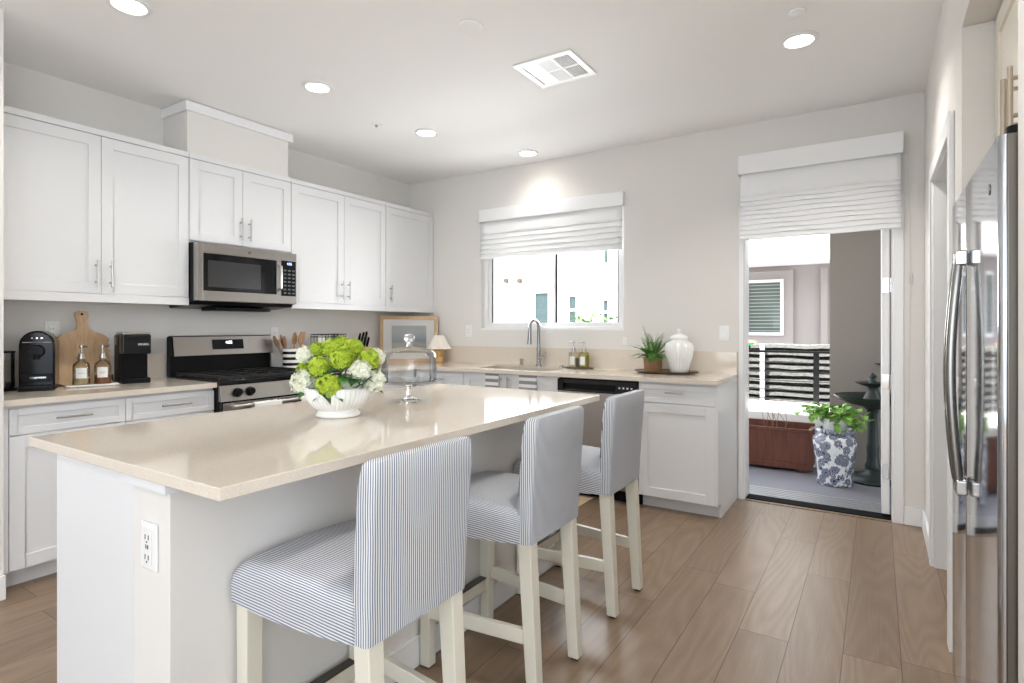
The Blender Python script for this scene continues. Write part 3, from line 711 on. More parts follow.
box(.2365, 1.6125, .056, .2604, 1.6215, 1.681).build('dark_reflection_strip', mat('dark_reflection_steel', (.20, .185, .165), .28, 1), t, bevel=.003)  # strip added in darker steel for the dark room reflected in the door side
mb = MB(); mb.box(.245, 1.64, 1.6835, .33, 1.72, 1.705); mb.lathe([(0, 0), (.022, 0), (.022, .02), (0, .02)], (.262, 1.652, 1.6835), 16); mb.build('hinge_cap', M_black, t, bevel=.002)
for (yy, pr, dr) in ((2.122, 'n', near), (2.184, 'f', far)):
    pts = [(FX - .020 - .020 * sin(pi * k / 16), yy, .80 + .655 * k / 16) for k in range(17)]
    mb = MB(); mb.tube(pts, [.013 if 0 < k < 16 else .011 for k in range(17)], 12)
    hd = mb.build('handle', mat('dark_handle_steel', (.30, .29, .27), .22, 1), dr)
    for z in (.79, 1.465):
        mb = MB(); mb.box(FX - .028, yy - .013, z - .022, FX - .0005, yy + .013, z + .022); mb.build('handle_bracket', M_chrome, hd, bevel=.005)
MB().tube([(FX - .0022, 1.735, 1.585), (FX - .0002, 1.735, 1.585)], .013, 20).build('round_logo', mat('badge', (.2, .2, .22), .2, 1), near)
# cabinet above the fridge
t = thing('wall_cabinet', 'cream cabinet above the refrigerator with two long bar handles', 'cabinet', (.6, 2.08, 1.72))
XQ = .362
box(XQ, 1.605, 1.72, 1.045, 2.55, 2.316).build('body', M_cream, t)
for a, b, hy in ((1.606, 2.078, 2.03), (2.079, 2.549, 2.125)):
    dr = shaker('Q', XQ, a, b, 1.722, 2.314, t, m=M_cream); pull('Q', XQ - .02, hy, 1.885, .165, dr, m=mat('warm_nickel', (.50, .43, .35), .3, 1), r=.007, out=.038)

# ------------------------------------------------------------------ roman shades
def roman(name, x0, x1, zt, zb, yw, drop, folds, label, dep=.05):
    t = thing(name, label, 'window shade', ((x0 + x1) / 2, yw, zt))
    M_sh = mat('shade_linen', (.86, .865, .87), .9)
    if 'shn' not in MATS: bump(M_sh, noise(M_sh, objco(M_sh), 260, 2), .12, .002); MATS['shn'] = M_sh
    mb = MB(); yf_ = yw - .001
    mb.box(x0, yf_ - dep, zt - drop, x1, yf_ - dep + .004, zt); mb.box(x0, yf_ - dep + .004, zt - .02, x1, yf_, zt)
    mb.box(x0, yf_ - dep + .004, zt - drop, x0 + .004, yf_, zt - .02); mb.box(x1 - .004, yf_ - dep + .004, zt - drop, x1, yf_, zt - .02)
    mb.build('valance', M_sh, t, bevel=.002)
    # fabric: flat panel, then soft folds stacked at the bottom
    x0 += .010; x1 -= .012
    pts = [(yf_ - dep * .55, zt - .021)]
    z = zt - drop; N = folds; H_ = (zt - drop) - zb
    for k in range(N):
        h = H_ * (.34 if k == 0 else .66 / (N - 1)) if N > 4 else H_ * [.33, .27, .2, .2][k]
        zz0 = z; z -= h; o_ = dep * (.62 + .33 * (k + 1) / N)
        pts += [(yf_ - o_ + .010, zz0 - h * .05), (yf_ - o_ + .003, zz0 - h * .4), (yf_ - o_ - .004, zz0 - h * .75), (yf_ - o_ - .005, z + h * .06), (yf_ - o_ + .004, z - .001), (yf_ - o_ + .013, z + h * .12)]
    pts += [(yf_ - dep * .6, zb), (yf_ - dep * .6, zb)][:1]
    nx = 24; rnd = random.Random(3); vs = []; 
    for i in range(nx + 1):
        x = x0 + (x1 - x0) * i / nx
        for j, (y, zz) in enumerate(pts): vs.append((x, y, zz + .0035 * sin(i * .55 + j * .9) * (1 if 0 < j < len(pts) - 1 else 0)))
    m_ = len(pts); fs = [(i * m_ + j, (i + 1) * m_ + j, (i + 1) * m_ + j + 1, i * m_ + j + 1) for i in range(nx) for j in range(m_ - 1)]
    mb = MB(); mb.add(vs, fs); o = mb.build('folded_fabric', M_sh, t, smooth=50)
    so = o.modifiers.new('solid', 'SOLIDIFY'); so.thickness = .002
    return t
roman('roman_shade', -3.178, -1.738, 2.365, 1.895, YB, .115, 6, 'white roman shade half raised over the sink window', .045)
t = roman('roman_shade', -.842, .140, 2.492, 1.885, YB - .02, .135, 10, 'white roman shade with tight pleats above the back door', .065)
mb = MB(); mb.tube([(.165, YB - .03, 2.38), (.172, YB - .02, 2.0), (.182, YB - .012, 1.60), (.176, YB - .012, 1.2), (.168, YB - .012, .75)], .0016, 6)
mb.tube([(.182, YB - .014, 1.60), (.182, YB - .014, 1.53)], .007, 8); mb.build('pull_cord', mat('cord_grey', (.62, .60, .58), .6), t)

# ------------------------------------------------------------------ ceiling fittings
def clight(x, y, label, watts=4.2):
    t = thing('recessed_light', label, 'ceiling light', (x, y, H), 'recessed ceiling lights')
    MB().lathe([(.066, -.0005), (.092, -.0005), (.092, -.004), (.070, -.010), (.066, -.006)], (x, y, H), 32).build('trim_ring', M_trim, t)
    MB().lathe([(0, -.006), (.0655, -.006), (.0655, -.0005), (0, -.0005)], (x, y, H), 32).build('lens', M_lens, t)
    d_ = bpy.data.lights.new('downlight', 'AREA'); d_.shape = 'DISK'; d_.size = .12; d_.energy = watts; d_.spread = R(130); d_.color = (1, .96, .91)
    l = bpy.data.objects.new('downlight', d_); COL.objects.link(l); l.location = (0, 0, -.014); l.parent = t
for x, y, lb in ((-2.89, 1.253, 'recessed ceiling light at the top left, over the left cabinets'), (-2.90, 2.305, 'recessed ceiling light in front of the boxed chase'), (-2.885, 3.295, 'recessed ceiling light between the chase and the sink window'),
                 (-2.50, 4.148, 'recessed ceiling light closest to the sink window'), (-.338, 3.269, 'recessed ceiling light in front of the back door')):
    clight(x, y, lb, 1.0 if y > 4 else (3.0 if x < -2 else 7))
clight(-.338, 1.253, 'added recessed ceiling light just above and ahead of the camera, out of the frame', 5)  # unseen lamp added to brighten the end cabinet and right side
for x, y in ((-2.6, -.8), (-.6, -.8), (-2.6, -3.0), (-.6, -3.0), (1.6, -2)): clight(x, y, 'added recessed ceiling light of the living area behind the camera', 1.6)  # unseen lamps added for more bounce light
t = thing('ceiling_vent', 'square white air vent grille with six panels in the ceiling', 'vent', (-1.553, 2.885, H))
mb = MB(); vx0, vx1, vy0, vy1 = -1.735, -1.372, 2.715, 3.055; fr = .035
mb.box(vx0, vy0, H - .008, vx1, vy0 + fr, H - .0005); mb.box(vx0, vy1 - fr, H - .008, vx1, vy1, H - .0005); mb.box(vx0, vy0 + fr, H - .008, vx0 + fr, vy1 - fr, H - .0005); mb.box(vx1 - fr, vy0 + fr, H - .008, vx1, vy1 - fr, H - .0005)
ym = (vy0 + vy1) / 2; xw = (vx1 - vx0 - 2 * fr) / 3
mb.box(vx0 + fr, ym - .006, H - .008, vx1 - fr, ym + .006, H - .0005)
for k in (1, 2): mb.box(vx0 + fr + xw * k - .006, vy0 + fr, H - .008, vx0 + fr + xw * k + .006, vy1 - fr, H - .0005)
mb.build('frame', M_trim, t)
box(vx0 + fr, vy0 + fr, H - .002, vx1 - fr, vy1 - fr, H - .0004).build('duct_opening', mat('duct_grey', (.10, .10, .10), .8), t)
for k in range(3):
    for (a, b) in ((vy0 + fr, ym - .006), (ym + .006, vy1 - fr)):
        mb = MB(); xa, xb = vx0 + fr + xw * k + .006, vx0 + fr + xw * (k + 1) - .006
        ns = 9; th = (.0095, .0065, .0035)[k]
        for j in range(ns):
            xx = xa + (xb - xa) * (j + .5) / ns; mb.box(xx - th / 2, a, H - .0065, xx + th / 2, b, H - .0025)
        mb.build('louver_panel', M_trim, t)
for x, y, r, lb in ((-1.685, 2.25, .062, 'round off-white smoke alarm plate in the ceiling left of the vent'), (-.316, 2.975, .040, 'small round cover plate beside the light near the back door')):
    o = MB().lathe([(0, -.010), (r * .8, -.010), (r, -.006), (r, -.0005), (0, -.0005)], (x, y, H), 32).build('ceiling_plate', M_ceil if r > .05 else M_trim); tag(o, lb, 'ceiling plate'); origin_to(o, (x, y, H))
t = thing('sprinkler', 'small ceiling sprinkler cap near the left cabinets', 'sprinkler', (-3.08, 2.97, H))
MB().lathe([(0, -.006), (.035, -.006), (.038, -.0005), (0, -.0005)], (-3.08, 2.97, H), 20).build('cap', M_ceil, t); MB().lathe([(0, -.018), (.010, -.018), (.010, -.0065), (0, -.0065)], (-3.08, 2.97, H), 12).build('nozzle', M_nickel, t)

# ------------------------------------------------------------------ wall plates
def plate(x, y, z, F, label, kind='outlet', w=.036, h=.057):
    t = thing('wall_' + kind, label, kind, (x, y, z))
    base = x if F == 'L' else y; a = y if F == 'L' else x
    fb(MB(), F, base, a - w, a + w, z - h, z + h, .0005, .006).build('cover_plate', M_trim, t, bevel=.002)
    p = fb(MB(), F, base, a - .016, a + .016, z - .032, z + .032, .0062, .009).build('rocker' if kind == 'switch' else 'socket', M_white, t, bevel=.001)
    if kind == 'outlet':
        mb = MB()
        for zz in (z + .014, z - .014):
            for da in (-.006, .006): fb(mb, F, base, a + da - .001, a + da + .001, zz - .004, zz + .004, .0091, .0094)
        mb.build('slots', M_dark, p)
plate(-.955, YB, 1.215, 'B', 'white rocker switch on the wall left of the back door', 'switch')
plate(-3.328, YB, 1.22, 'B', 'white outlet on the back wall left of the sink window')
plate(-1.735, YB, 1.145, 'B', 'tiny white wall plate below the right corner of the sink window', 'switch', .012, .022)
plate(XL, 2.83, 1.20, 'L', 'white outlet on the wall right above the striped utensil crock')
plate(XL, 1.36, 1.235, 'L', 'white outlet on the wall behind the scalloped board')

# ------------------------------------------------------------------ left worktop items
Zw = ZT + .0004
t = thing('coffee_machine', 'rounded glossy black pod coffee machine at the left end of the worktop', 'coffee maker', (-3.90, 1.245, Zw))
mb = MB(); w_, dep_ = .077, .15
prof = [(-w_, 0), (-w_, .235)] + [(-w_ * cos(R(a)), .235 + .078 * sin(R(a))) for a in range(15, 180, 15)] + [(w_, .235), (w_, 0)]
Mc = Matrix.Translation((-3.90, 1.238, Zw)) @ Matrix.Rotation(R(-24), 4, 'Z')
mb.prism([(y, z + .012) for y, z in prof], 'x', -dep_, dep_ * .45); mb.xf(Mc); bd = mb.build('body', mat('piano_black', (.006, .006, .007), .14, spec=.2), t, bevel=.012, seg=3)
mb = MB(); mb.box(-dep_, -w_, 0, dep_ * .62, w_, .012); mb.xf(Mc); mb.build('base', M_black, t, bevel=.003)
mb = MB(); mb.tube([(dep_ * .45, 0, .215), (dep_ * .45 + .03, 0, .215)], [.036, .030], 20); mb.tube([(dep_ * .45 + .028, 0, .20), (dep_ * .45 + .028, 0, .17)], .012, 12); mb.xf(Mc); mb.build('brew_head', M_black, t)
mb = MB(); mb.prism([(-.06, .05), (.06, .05), (.07, .09), (-.07, .09)], 'x', dep_ * .45, dep_ * .45 + .012); mb.box(dep_ * .45 + .0005, -.07, .012, dep_ * .45 + .045, .07, .03); mb.xf(Mc); mb.build('cup_stand', M_black, t, bevel=.003)
mb = MB(); mb.tube([(dep_ * .45 + .0, -w_ * .8, .262), (dep_ * .45 + .003, 0, .262), (dep_ * .45 + .0, w_ * .8, .262)], .0022, 8)
for k in (-.02, 0, .02): mb.tube([(dep_ * .45 - .001, k, .285), (dep_ * .45 + .003, k, .285)], .004, 10)
mb.xf(Mc); mb.build('chrome_trim', M_chrome, t)
RLc = Mc.to_3x3().to_4x4() @ RL
text('lettering', 'nespresso', .017, M_chrome, t, Mc @ Vector((dep_ * .45 + .0125, .006, .072)), RLc)
t = thing('water_tank', 'clear glass water container with a thin black lid, left of the rounded coffee machine', 'water container', (-4.0, 1.11, Zw))
cxy = (-4.0, 1.10)
MB().lathe([(.062, .016), (.062, .205), (.0605, .205), (.0605, .018), (0, .018)], (*cxy, Zw), 32).build('tank', M_dome, t)
MB().lathe([(0, .2055), (.065, .2055), (.065, .214), (0, .214)], (*cxy, Zw), 32).build('lid', M_black, t)
MB().lathe([(0, 0), (.072, 0), (.072, .008), (.06, .014), (0, .015)], (*cxy, Zw), 32).build('base', M_black, t)
MB().lathe([(0, .0185), (.052, .0185), (.052, .045), (0, .045)], (*cxy, Zw), 32).build('inner_coil', M_steel, t)
# scalloped serving board leaning on the wall
t_y = 1.500
def board_pts():
    P = []; r = .016; half = .124; zs = [.010 + .034 * k for k in range(8)]
    for z in zs:
        for a in (-80, -50, -20, 20, 50, 80): P.append((half + r * cos(R(a)), z + .017 + .0165 * sin(R(a))))
    P += [(half + .004, .285), (half - .02, .302), (.06, .318), (.035, .332), (.028, .352), (.026, .38), (.034, .42), (.032, .438), (.02, .446)]
    L_ = [(-x, z) for x, z in reversed(P)]
    return [(-.10, .005)] + [] + L_[::-1][::-1] if False else ([(.105, 0), *P, *L_, (-.105, 0)])
mb = MB(); mb.prism([(y, z) for y, z in board_pts()], 'x', -.009, .009)
Mb_ = Matrix.Translation((-4.012, t_y, Zw)) @ Matrix.Rotation(R(-7.6), 4, 'Y')
mb.xf(Mb_); o = mb.build('serving_board', M_board, bevel=.002, smooth=30); tag(o, 'scalloped oak serving board with a handle, leaning on the left wall', 'serving board'); origin_to(o, (-4.0, t_y, Zw))
mb = MB(); mb.tube([(-.0, 0, .425), (.0106, 0, .425)], .007, 14); mb.xf(Mb_); hole = mb.build('hanging_hole', M_dark); 
hole.parent = o; hole.data.transform(Matrix.Translation(-Vector(o.location)))
# white tray and syrup bottles
mb = MB(); mb.box(-.045, -.125, .004, .045, .125, .012); mb.box(-.035, -.11, 0, .035, .11, .004)
Mt = Matrix.Translation((-3.862, 1.478, Zw)) @ Matrix.Rotation(R(-12), 4, 'Z'); mb.xf(Mt); o = mb.build('narrow_tray', M_white, bevel=.002); tag(o, 'narrow white tray holding the two syrup bottles', 'tray'); origin_to(o, (-3.862, 1.478, Zw))
for (cx, cy, liq, zl, lab) in ((-3.872, 1.428, mat('pale_syrup', (.62, .52, .34), .2), .045, 'clear syrup bottle with white label and pump, nearly empty, left on the narrow tray'), (-3.852, 1.527, M_amber, .052, 'syrup bottle with white label and amber syrup, right on the narrow tray')):
    zb_ = Zw + .0125
    t = thing('syrup_bottle', lab, 'bottle', (cx, cy, zb_), 'syrup bottles on the narrow tray')
    MB().lathe([(0, 0), (.040, 0), (.042, .004), (.042, .100), (.038, .120), (.018, .136), (.015, .140), (.015, .150)], (cx, cy, zb_), 28).build('bottle', M_clear2, t)
    MB().lathe([(0, .003), (.039, .003), (.039, zl), (0, zl)], (cx, cy, zb_), 24).build('syrup', liq, t)
    mb = MB(); a0 = atan2(-cy, -cx)
    vs = []; n_ = 8
    for k in range(n_ + 1):
        a = a0 - .62 + 1.24 * k / n_; vs += [(cx + .0428 * cos(a), cy + .0428 * sin(a), zb_ + .038), (cx + .0428 * cos(a), cy + .0428 * sin(a), zb_ + .098)]
    mb.add(vs, [(2 * k, 2 * k + 2, 2 * k + 3, 2 * k + 1) for k in range(n_)]); lb_ = mb.build('label', M_label, t)
    q = Vector((cx + .0438 * cos(a0), cy + .0438 * sin(a0), zb_ + .068)); mb = MB(); tdir = Vector((-sin(a0), cos(a0), 0))
    mb.tube([q - tdir * .014, q + tdir * .014], .0012, 6); mb.build('label_line', M_ink, lb_)
    mb = MB(); mb.tube([(cx, cy, zb_ + .150), (cx, cy, zb_ + .158)], .021, 16); pump(mb, (cx, cy), zb_ + .158, 1.1, (1, .5)); mb.build('pump', M_nickel, t)
# slim black coffee maker
t = thing('coffee_maker', 'slim black single-cup coffee maker beside the gas range', 'coffee maker', (-3.93, 1.70, Zw))
bx = lambda *q: MB().box(*q)
Mq = Matrix.Translation((-3.90, 1.712, Zw)) @ Matrix.Rotation(R(-10), 4, 'Z')   # front faces +x, turned a little to the camera
def qb(nm, q, m, par, **k): return MB().box(*q).xf(Mq).build(nm, m, par, **k)
qb('column', (-.10, -.078, 0, .012, .078, .298), M_black, t, bevel=.010, seg=3)
hd = qb('brew_head', (.0125, -.078, .178, .085, .078, .298), mat('satin_black', (.012, .012, .013), .22, spec=.3), t, bevel=.010, seg=3)
qb('lid', (-.075, -.074, .2985, .083, .074, .312), M_nickel, t, bevel=.005)
qb('drip_tray', (.0125, -.076, 0, .082, .076, .032), M_black, t, bevel=.006)
qb('side_window', (-.085, -.0808, .235, -.045, -.0785, .285), mat('grey_plastic', (.28, .28, .29), .4), t)
RLq = Mq.to_3x3().to_4x4() @ RL
text('lettering', 'KEURIG', .017, M_label, hd, Mq @ Vector((.0855, .035, .238)), RLq)
mb = MB(); mb.tube([(-3.985, 1.632, Zw + .05), (-3.965, 1.625, Zw + .02), (-3.93, 1.622, Zw + .006), (-3.90, 1.60, Zw + .006), (-3.885, 1.585, Zw + .006)], .004, 8); mb.build('power_cord', M_black, t)

# utensil crock
t = thing('utensil_crock', 'black and white banded utensil crock beside the range', 'crock', (-3.87, 2.835, Zw))
M_band = mat('banded_glaze', (.85, .85, .83), .25)
z = sepxyz(M_band, objco(M_band))[2]; setc(M_band, mixc(M_band, mth(M_band, 'LESS_THAN', mth(M_band, 'FRACT', mth(M_band, 'DIVIDE', mth(M_band, 'ADD', z, .0), .044)), .5), (.85, .84, .80), (.015, .015, .015)))
cc = (-3.87, 2.835)
MB().lathe([(0, 0), (.066, 0), (.070, .008), (.070, .176), (.066, .178), (.062, .174), (.060, .01), (0, .01)], (*cc, Zw), 36).build('pot', M_band, t)
def spoon(x, y, z, dx, dy, L, head, label, m=M_spoon, nm='wooden_spoon', cat='spoon'):
    d = Vector((dx, dy, 1)).normalized(); p = Vector((x, y, z)); mb = MB()
    mb.tube([p, p + d * (L - .075)], [.0055, .006], 8)
    side = d.cross(Vector((1, .4, 0))).normalized(); nrm = d.cross(side).normalized(); c = p + d * (L - .045)
    n_ = 16; vs = []
    for s_ in (-1, 1):
        for k in range(n_):
            a = 2 * pi * k / n_; vs.append(c + d * .05 * cos(a) + side * head * sin(a) * (1.0 if cos(a) < 0 else .85) + nrm * .0035 * s_)
    mb.add(vs, [tuple(range(n_)), tuple(reversed(range(n_, 2 * n_)))] + [(k, k + n_, (k + 1) % n_ + n_, (k + 1) % n_) for k in range(n_)])
    o = mb.build(nm, m, bevel=.001); tag(o, label, cat, 'wooden utensils in the banded crock'); origin_to(o, (x, y, z)); return o
sp = [(-.030, -.020, -.16, -.42, .250, .018, 'wooden spoon leaning farthest left out of the banded crock'), (-.025, -.01, -.08, -.26, .245, .017, 'thin wooden spoon second from left in the banded crock'), (.00, -.03, -.05, -.16, .230, .014, 'dark narrow wooden spoon in the middle left of the banded crock'),
      (.012, .005, .04, .02, .255, .026, 'broad wooden spatula standing upright in the banded crock'), (.02, .02, .10, .16, .262, .028, 'wide wooden spoon leaning right in the banded crock'), (-.01, .035, .05, .30, .265, .022, 'wooden spatula leaning farthest right in the banded crock')]
for a_, b_, dx, dy, L, hd_, lab in sp: spoon(cc[0] + a_ * .8, cc[1] + b_ * .8, Zw + .0145, dx * .95, dy * .95, L * 1.12, hd_ * 1.25, lab)
# grey board behind / left of crock, basket, knife block
mb = MB(); mb.box(-.006, -.05, 0, .006, .05, .245); mb.xf(Matrix.Translation((-4.01, 2.805, Zw)) @ Matrix.Rotation(R(-9), 4, 'Y')); o = mb.build('stone_board', mat('grey_stone', (.36, .35, .34), .5), bevel=.003); tag(o, 'small grey stone board leaning on the wall between range and crock', 'board'); origin_to(o, (-4.01, 2.805, Zw))
t = thing('wire_basket', 'black wire basket behind the flower bowl, left of the knife block', 'basket', (-3.90, 3.215, Zw))
mb = MB(); hx, hy, hz = .07, .125, .282
for zz in (.004, .10, .19, hz - .02, hz):
    mb.tube([(-3.90 - hx, 3.215 - hy, Zw + zz), (-3.90 + hx, 3.215 - hy, Zw + zz), (-3.90 + hx, 3.215 + hy, Zw + zz), (-3.90 - hx, 3.215 + hy, Zw + zz), (-3.90 - hx, 3.215 - hy, Zw + zz)], .0038, 6)
for k in range(9):
    yy = 3.215 - hy + 2 * hy * k / 8
    for xx in (-3.90 - hx, -3.90 + hx): mb.tube([(xx, yy, Zw + .003), (xx, yy, Zw + hz)], .0024, 6)
mb.build('wires', M_black, t)
box(-3.90 - .066, 3.215 - .12, Zw + .008, -3.90 + .066, 3.215 + .12, Zw + .012).build('base_panel', M_black, t)
for j, (dx, dy, c_, l_) in enumerate(((-.01, -.07, (.82, .83, .80), 'white folded napkin standing in the black wire basket, left end'), (0, 0, (.42, .50, .40), 'grey-green folded napkin in the middle of the black wire basket'), (.0, .07, (.16, .16, .20), 'dark folded napkin in the right end of the black wire basket'))):
    mb = MB(); mb.box(-.012, -.031, 0, .012, .031, .255 + .01 * j); mb.xf(Matrix.Translation((-3.90 + dx, 3.215 + dy, Zw + .0135)))
    o = mb.build('folded_napkin', mat('napkin_%s' % ('white', 'green', 'dark')[j], c_, .9), bevel=.006); tag(o, l_, 'napkin', 'napkins in the wire basket'); origin_to(o, (-3.90 + dx, 3.215 + dy, Zw + .0135))
t = thing('knife_block', 'light wooden knife block left of the leaning picture', 'knife block', (-3.88, 3.60, Zw))
mb = MB(); mb.prism([(-.07, 0), (.06, 0), (.075, .12), (-.04, .185)], 'y', -.055, .055); 
mb.v = [Vector((p.x, p.y, p.z)) for p in mb.v]; Mk = Matrix.Translation((-3.89, 3.58, Zw + .0)); mb.v = [Vector((p.x, p.y, p.z * 1.13)) for p in mb.v]; mb.xf(Mk); mb.build('block', M_oak, t, bevel=.003)
kd = Vector((.35, 0, 1)).normalized()
for j, (a_, b_, L) in enumerate(((-.02, -.036, .105), (.012, -.036, .09), (-.02, .0, .115), (.015, .0, .10), (-.02, .036, .12), (.015, .036, .09))):
    p = Mk @ Vector((a_, b_, .200 - (a_ + .04) * .63 + .001)); mb = MB(); mb.tube([p, p + kd * L * .5, p + kd * L], [.010, .0115, .009], 8); mb.tube([p, p + kd * .012], .0125, 8)
    o = mb.build('knife', M_black, t) if False else mb.build('knife', M_black); tag(o, ('black-handled knife in the %s row of the knife block, %s slot' % (('back', 'front')[j % 2], ('left', 'middle', 'right')[j // 2])), 'knife', 'knives in the block'); origin_to(o, p)
# framed picture
t = thing('framed_picture', 'oak-framed seascape print leaning in the worktop corner behind the lamp', 'picture', (-3.86, 4.14, Zw))
P0, P1 = Vector((-4.058, 3.952, 0)), Vector((-3.700, 4.392, 0)); ux = (P1 - P0).normalized(); Wd = (P1 - P0).length; nn = Vector((ux.y, -ux.x, 0))
Mf = Matrix(((ux.x, -nn.x * 1, 0, P0.x), (ux.y, -nn.y * 1, 0, P0.y), (0, 0, 1, Zw), (0, 0, 0, 1)))   # local x along, -y towards the room
Hf = .452; fw = .034
def fbx(mb, a0, d0, z0, a1, d1, z1): mb.box(a0, -d1, z0, a1, -d0, z1)
mb = MB(); fbx(mb, 0, 0, 0, fw, .028, Hf); fbx(mb, Wd - fw, 0, 0, Wd, .028, Hf); fbx(mb, fw, 0, 0, Wd - fw, .028, fw); fbx(mb, fw, 0, Hf - fw, Wd - fw, .028, Hf)
mb.xf(Mf); mb.build('frame', M_oak, t, bevel=.002)
mb = MB(); fbx(mb, fw, .002, fw, Wd - fw, .012, Hf - fw); mb.xf(Mf); mb.build('mat_board', mat('mat_white', (.92, .90, .87), .8), t)
M_art = mat('seascape_paint', (.5, .5, .5), .6)
v = sepxyz(M_art, objco(M_art)); nz = noise(M_art, objco(M_art), 9, 4); zz = mth(M_art, 'ADD', mth(M_art, 'MULTIPLY', v[2], 3.2), mth(M_art, 'MULTIPLY', nz, .12))
setc(M_art, ramp(M_art, zz, [(.30, (.42, .36, .22)), (.52, (.50, .42, .24)), (.62, (.44, .46, .44)), (.72, (.30, .33, .36)), (.86, (.40, .43, .45)), (1.0, (.48, .50, .50))]))
mb = MB(); fbx(mb, .115, .0122, .09, Wd - .115, .0135, Hf - .095); mb.xf(Mf); mb.build('painting', M_art, t)
mb = MB(); fbx(mb, fw, .020, fw, Wd - fw, .0212, Hf - fw); mb.xf(Mf); mb.build('glazing', glass('picture_glass', (1, 1, 1), .0), t)
# small lamp
t = thing('table_lamp', 'small lamp with pleated cream cone shade and turned wooden base', 'lamp', (-3.588, 4.282, Zw))
lc = (-3.588, 4.282)
MB().lathe([(0, 0), (.050, 0), (.052, .006), (.052, .050), (.048, .056), (.052, .062), (.052, .115), (.046, .122), (.012, .124), (.010, .15), (0, .15)], (*lc, Zw), 28).build('base', mat('turned_oak', (.62, .36, .14), .4), t)
mb = MB(); mb.lathe([(.118, .132), (.045, .262)], (*lc, Zw), 72, flute=.03, nf=72 / 2); o = mb.build('lamp_shade', mat('cream_shade', (.82, .76, .68), .85), t, smooth=0)
so = o.modifiers.new('solid', 'SOLIDIFY'); so.thickness = .002
mb = MB(); mb.tube([(lc[0], lc[1], Zw + .150), (lc[0], lc[1], Zw + .25)], .004, 8); mb.box(lc[0] - .045, lc[1] - .002, Zw + .248, lc[0] + .045, lc[1] + .002, Zw + .251); mb.build('shade_holder', M_nickel, t)

# ------------------------------------------------------------------ fern tray group
o = MB().lathe([(0, 0), (.19, 0), (.235, .010), (.24, .018), (.232, .016), (.19, .008), (0, .008)], (-1.335, 4.225, ZT + .0003), 40, 1, .68).build('oval_tray', mat('brown_tray', (.13, .08, .05), .35)); tag(o, 'dark brown oval tray under the fern and the ribbed jar', 'tray'); origin_to(o, (-1.335, 4.225, ZT))
Zt2 = ZT + .009
t = thing('potted_fern', 'green fern in a woven wicker pot on the oval tray', 'plant', (-1.432, 4.215, Zt2))
pc = Vector((-1.432, 4.215, Zt2)); M_wick = wood('wicker', (.22, .11, .05), (.42, .24, .12), (30, 30, 70), .7); bump(M_wick, noise(M_wick, objco(M_wick), 120, 2), .6, .006)
MB().lathe([(0, 0), (.062, 0), (.066, .004), (.070, .098), (.072, .105), (.064, .106), (.062, .096), (0, .094)], pc, 32).build('pot', M_wick, t)
def frond(p, d, L, droop, w, m=M_leaf, n=11, pin=True):
    """pinnate frond: arching rib with paired leaflets"""
    mb = MB(); pts = []; q = Vector(p); dd = Vector(d).normalized()
    for k in range(n + 1): pts.append(q.copy()); q = q + dd * (L / n); dd = (dd + Vector((0, 0, -droop / n))).normalized()
    mb.tube(pts, [.0016 * (1 - .7 * k / n) for k in range(n + 1)], 5)
    rng = random.Random(hash((round(p[0], 3), round(d[0], 3), round(L, 3))) & 0xffff)
    for k in range(2, n + 1):
        tdir = (pts[k] - pts[k - 1]).normalized(); sd = tdir.cross(Vector((0, 0, 1))); sd = sd.normalized() if sd.length > .1 else Vector((1, 0, 0))
        ww = w * sin(pi * min(.98, (k - .5) / n * .85 + .12)) ** .8
        for s_ in (-1, 1):
            for h in (0, .5):
                b = pts[k] - (pts[k] - pts[k - 1]) * h; tip = b + sd * s_ * ww + tdir * ww * .30 + Vector((0, 0, rng.uniform(-.2, .15) * ww)); md = b + sd * s_ * ww * .5 + tdir * ww * .27
                lo = b + sd * s_ * ww * .5 - tdir * ww * .02
                mb.add([b, lo, tip, md], [(0, 1, 2, 3)])
    return mb
M_fern = wood('fern_green', (.04, .14, .02), (.14, .33, .06), (30, 30, 30), .5)
rng = random.Random(5)
fr = [((-.9, -.3, .55), .21, 1.1), ((-.7, .1, .9), .17, .9), ((-.25, .0, 1), .24, .25), ((.1, .1, 1), .18, .5), ((.45, -.1, .9), .20, .9), ((.5, -.5, .6), .15, 1.0), ((-.5, -.6, .7), .17, 1.3), ((.2, -.7, .7), .16, 1.4), ((-.9, -.1, .2), .15, .5), ((.4, .25, .9), .16, .7), ((0, -.3, 1), .19, .6), ((-.4, .2, 1), .18, .6), ((.5, -.5, .6), .14, 1.2), ((-.15, -.5, .8), .15, 1.0), ((-.6, -.3, .9), .19, .9), ((.3, -.2, 1), .21, .7)]
fr += [(((rng.uniform(-.8, .8)), rng.uniform(-.8, .15), rng.uniform(.5, 1)), rng.uniform(.10, .15), rng.uniform(.6, 1.6)) for _ in range(22)]
for (d_, L, dr_) in fr: frond(pc + Vector((d_[0] * .02, d_[1] * .02, .094)), d_, L * 1.12, dr_ * 1.25, .036).build('frond', M_fern, t, smooth=0)
t = thing('ginger_jar', 'white ribbed ginger jar with lid on the oval tray', 'jar', (-1.238, 4.235, Zt2))
jc = (-1.238, 4.235, Zt2)
mb = MB(); mb.lathe([(0, 0), (.062, 0), (.066, .005), (.066, .02), (.072, .06), (.088, .11), (.095, .155), (.097, .185), (.089, .212), (.072, .232), (.062, .238), (.062, .247), (.056, .247), (.056, .235), (0, .23)], jc, 96, flute=.09, nf=24, z0f=.02, z1f=.215); mb.build('body', M_white, t, smooth=60)
MB().lathe([(0, .2475), (.066, .2475), (.068, .255), (.062, .268), (.03, .284), (.010, .290), (.012, .298), (.018, .308), (.014, .32), (0, .328)], jc, 32).build('lid', M_white, t)

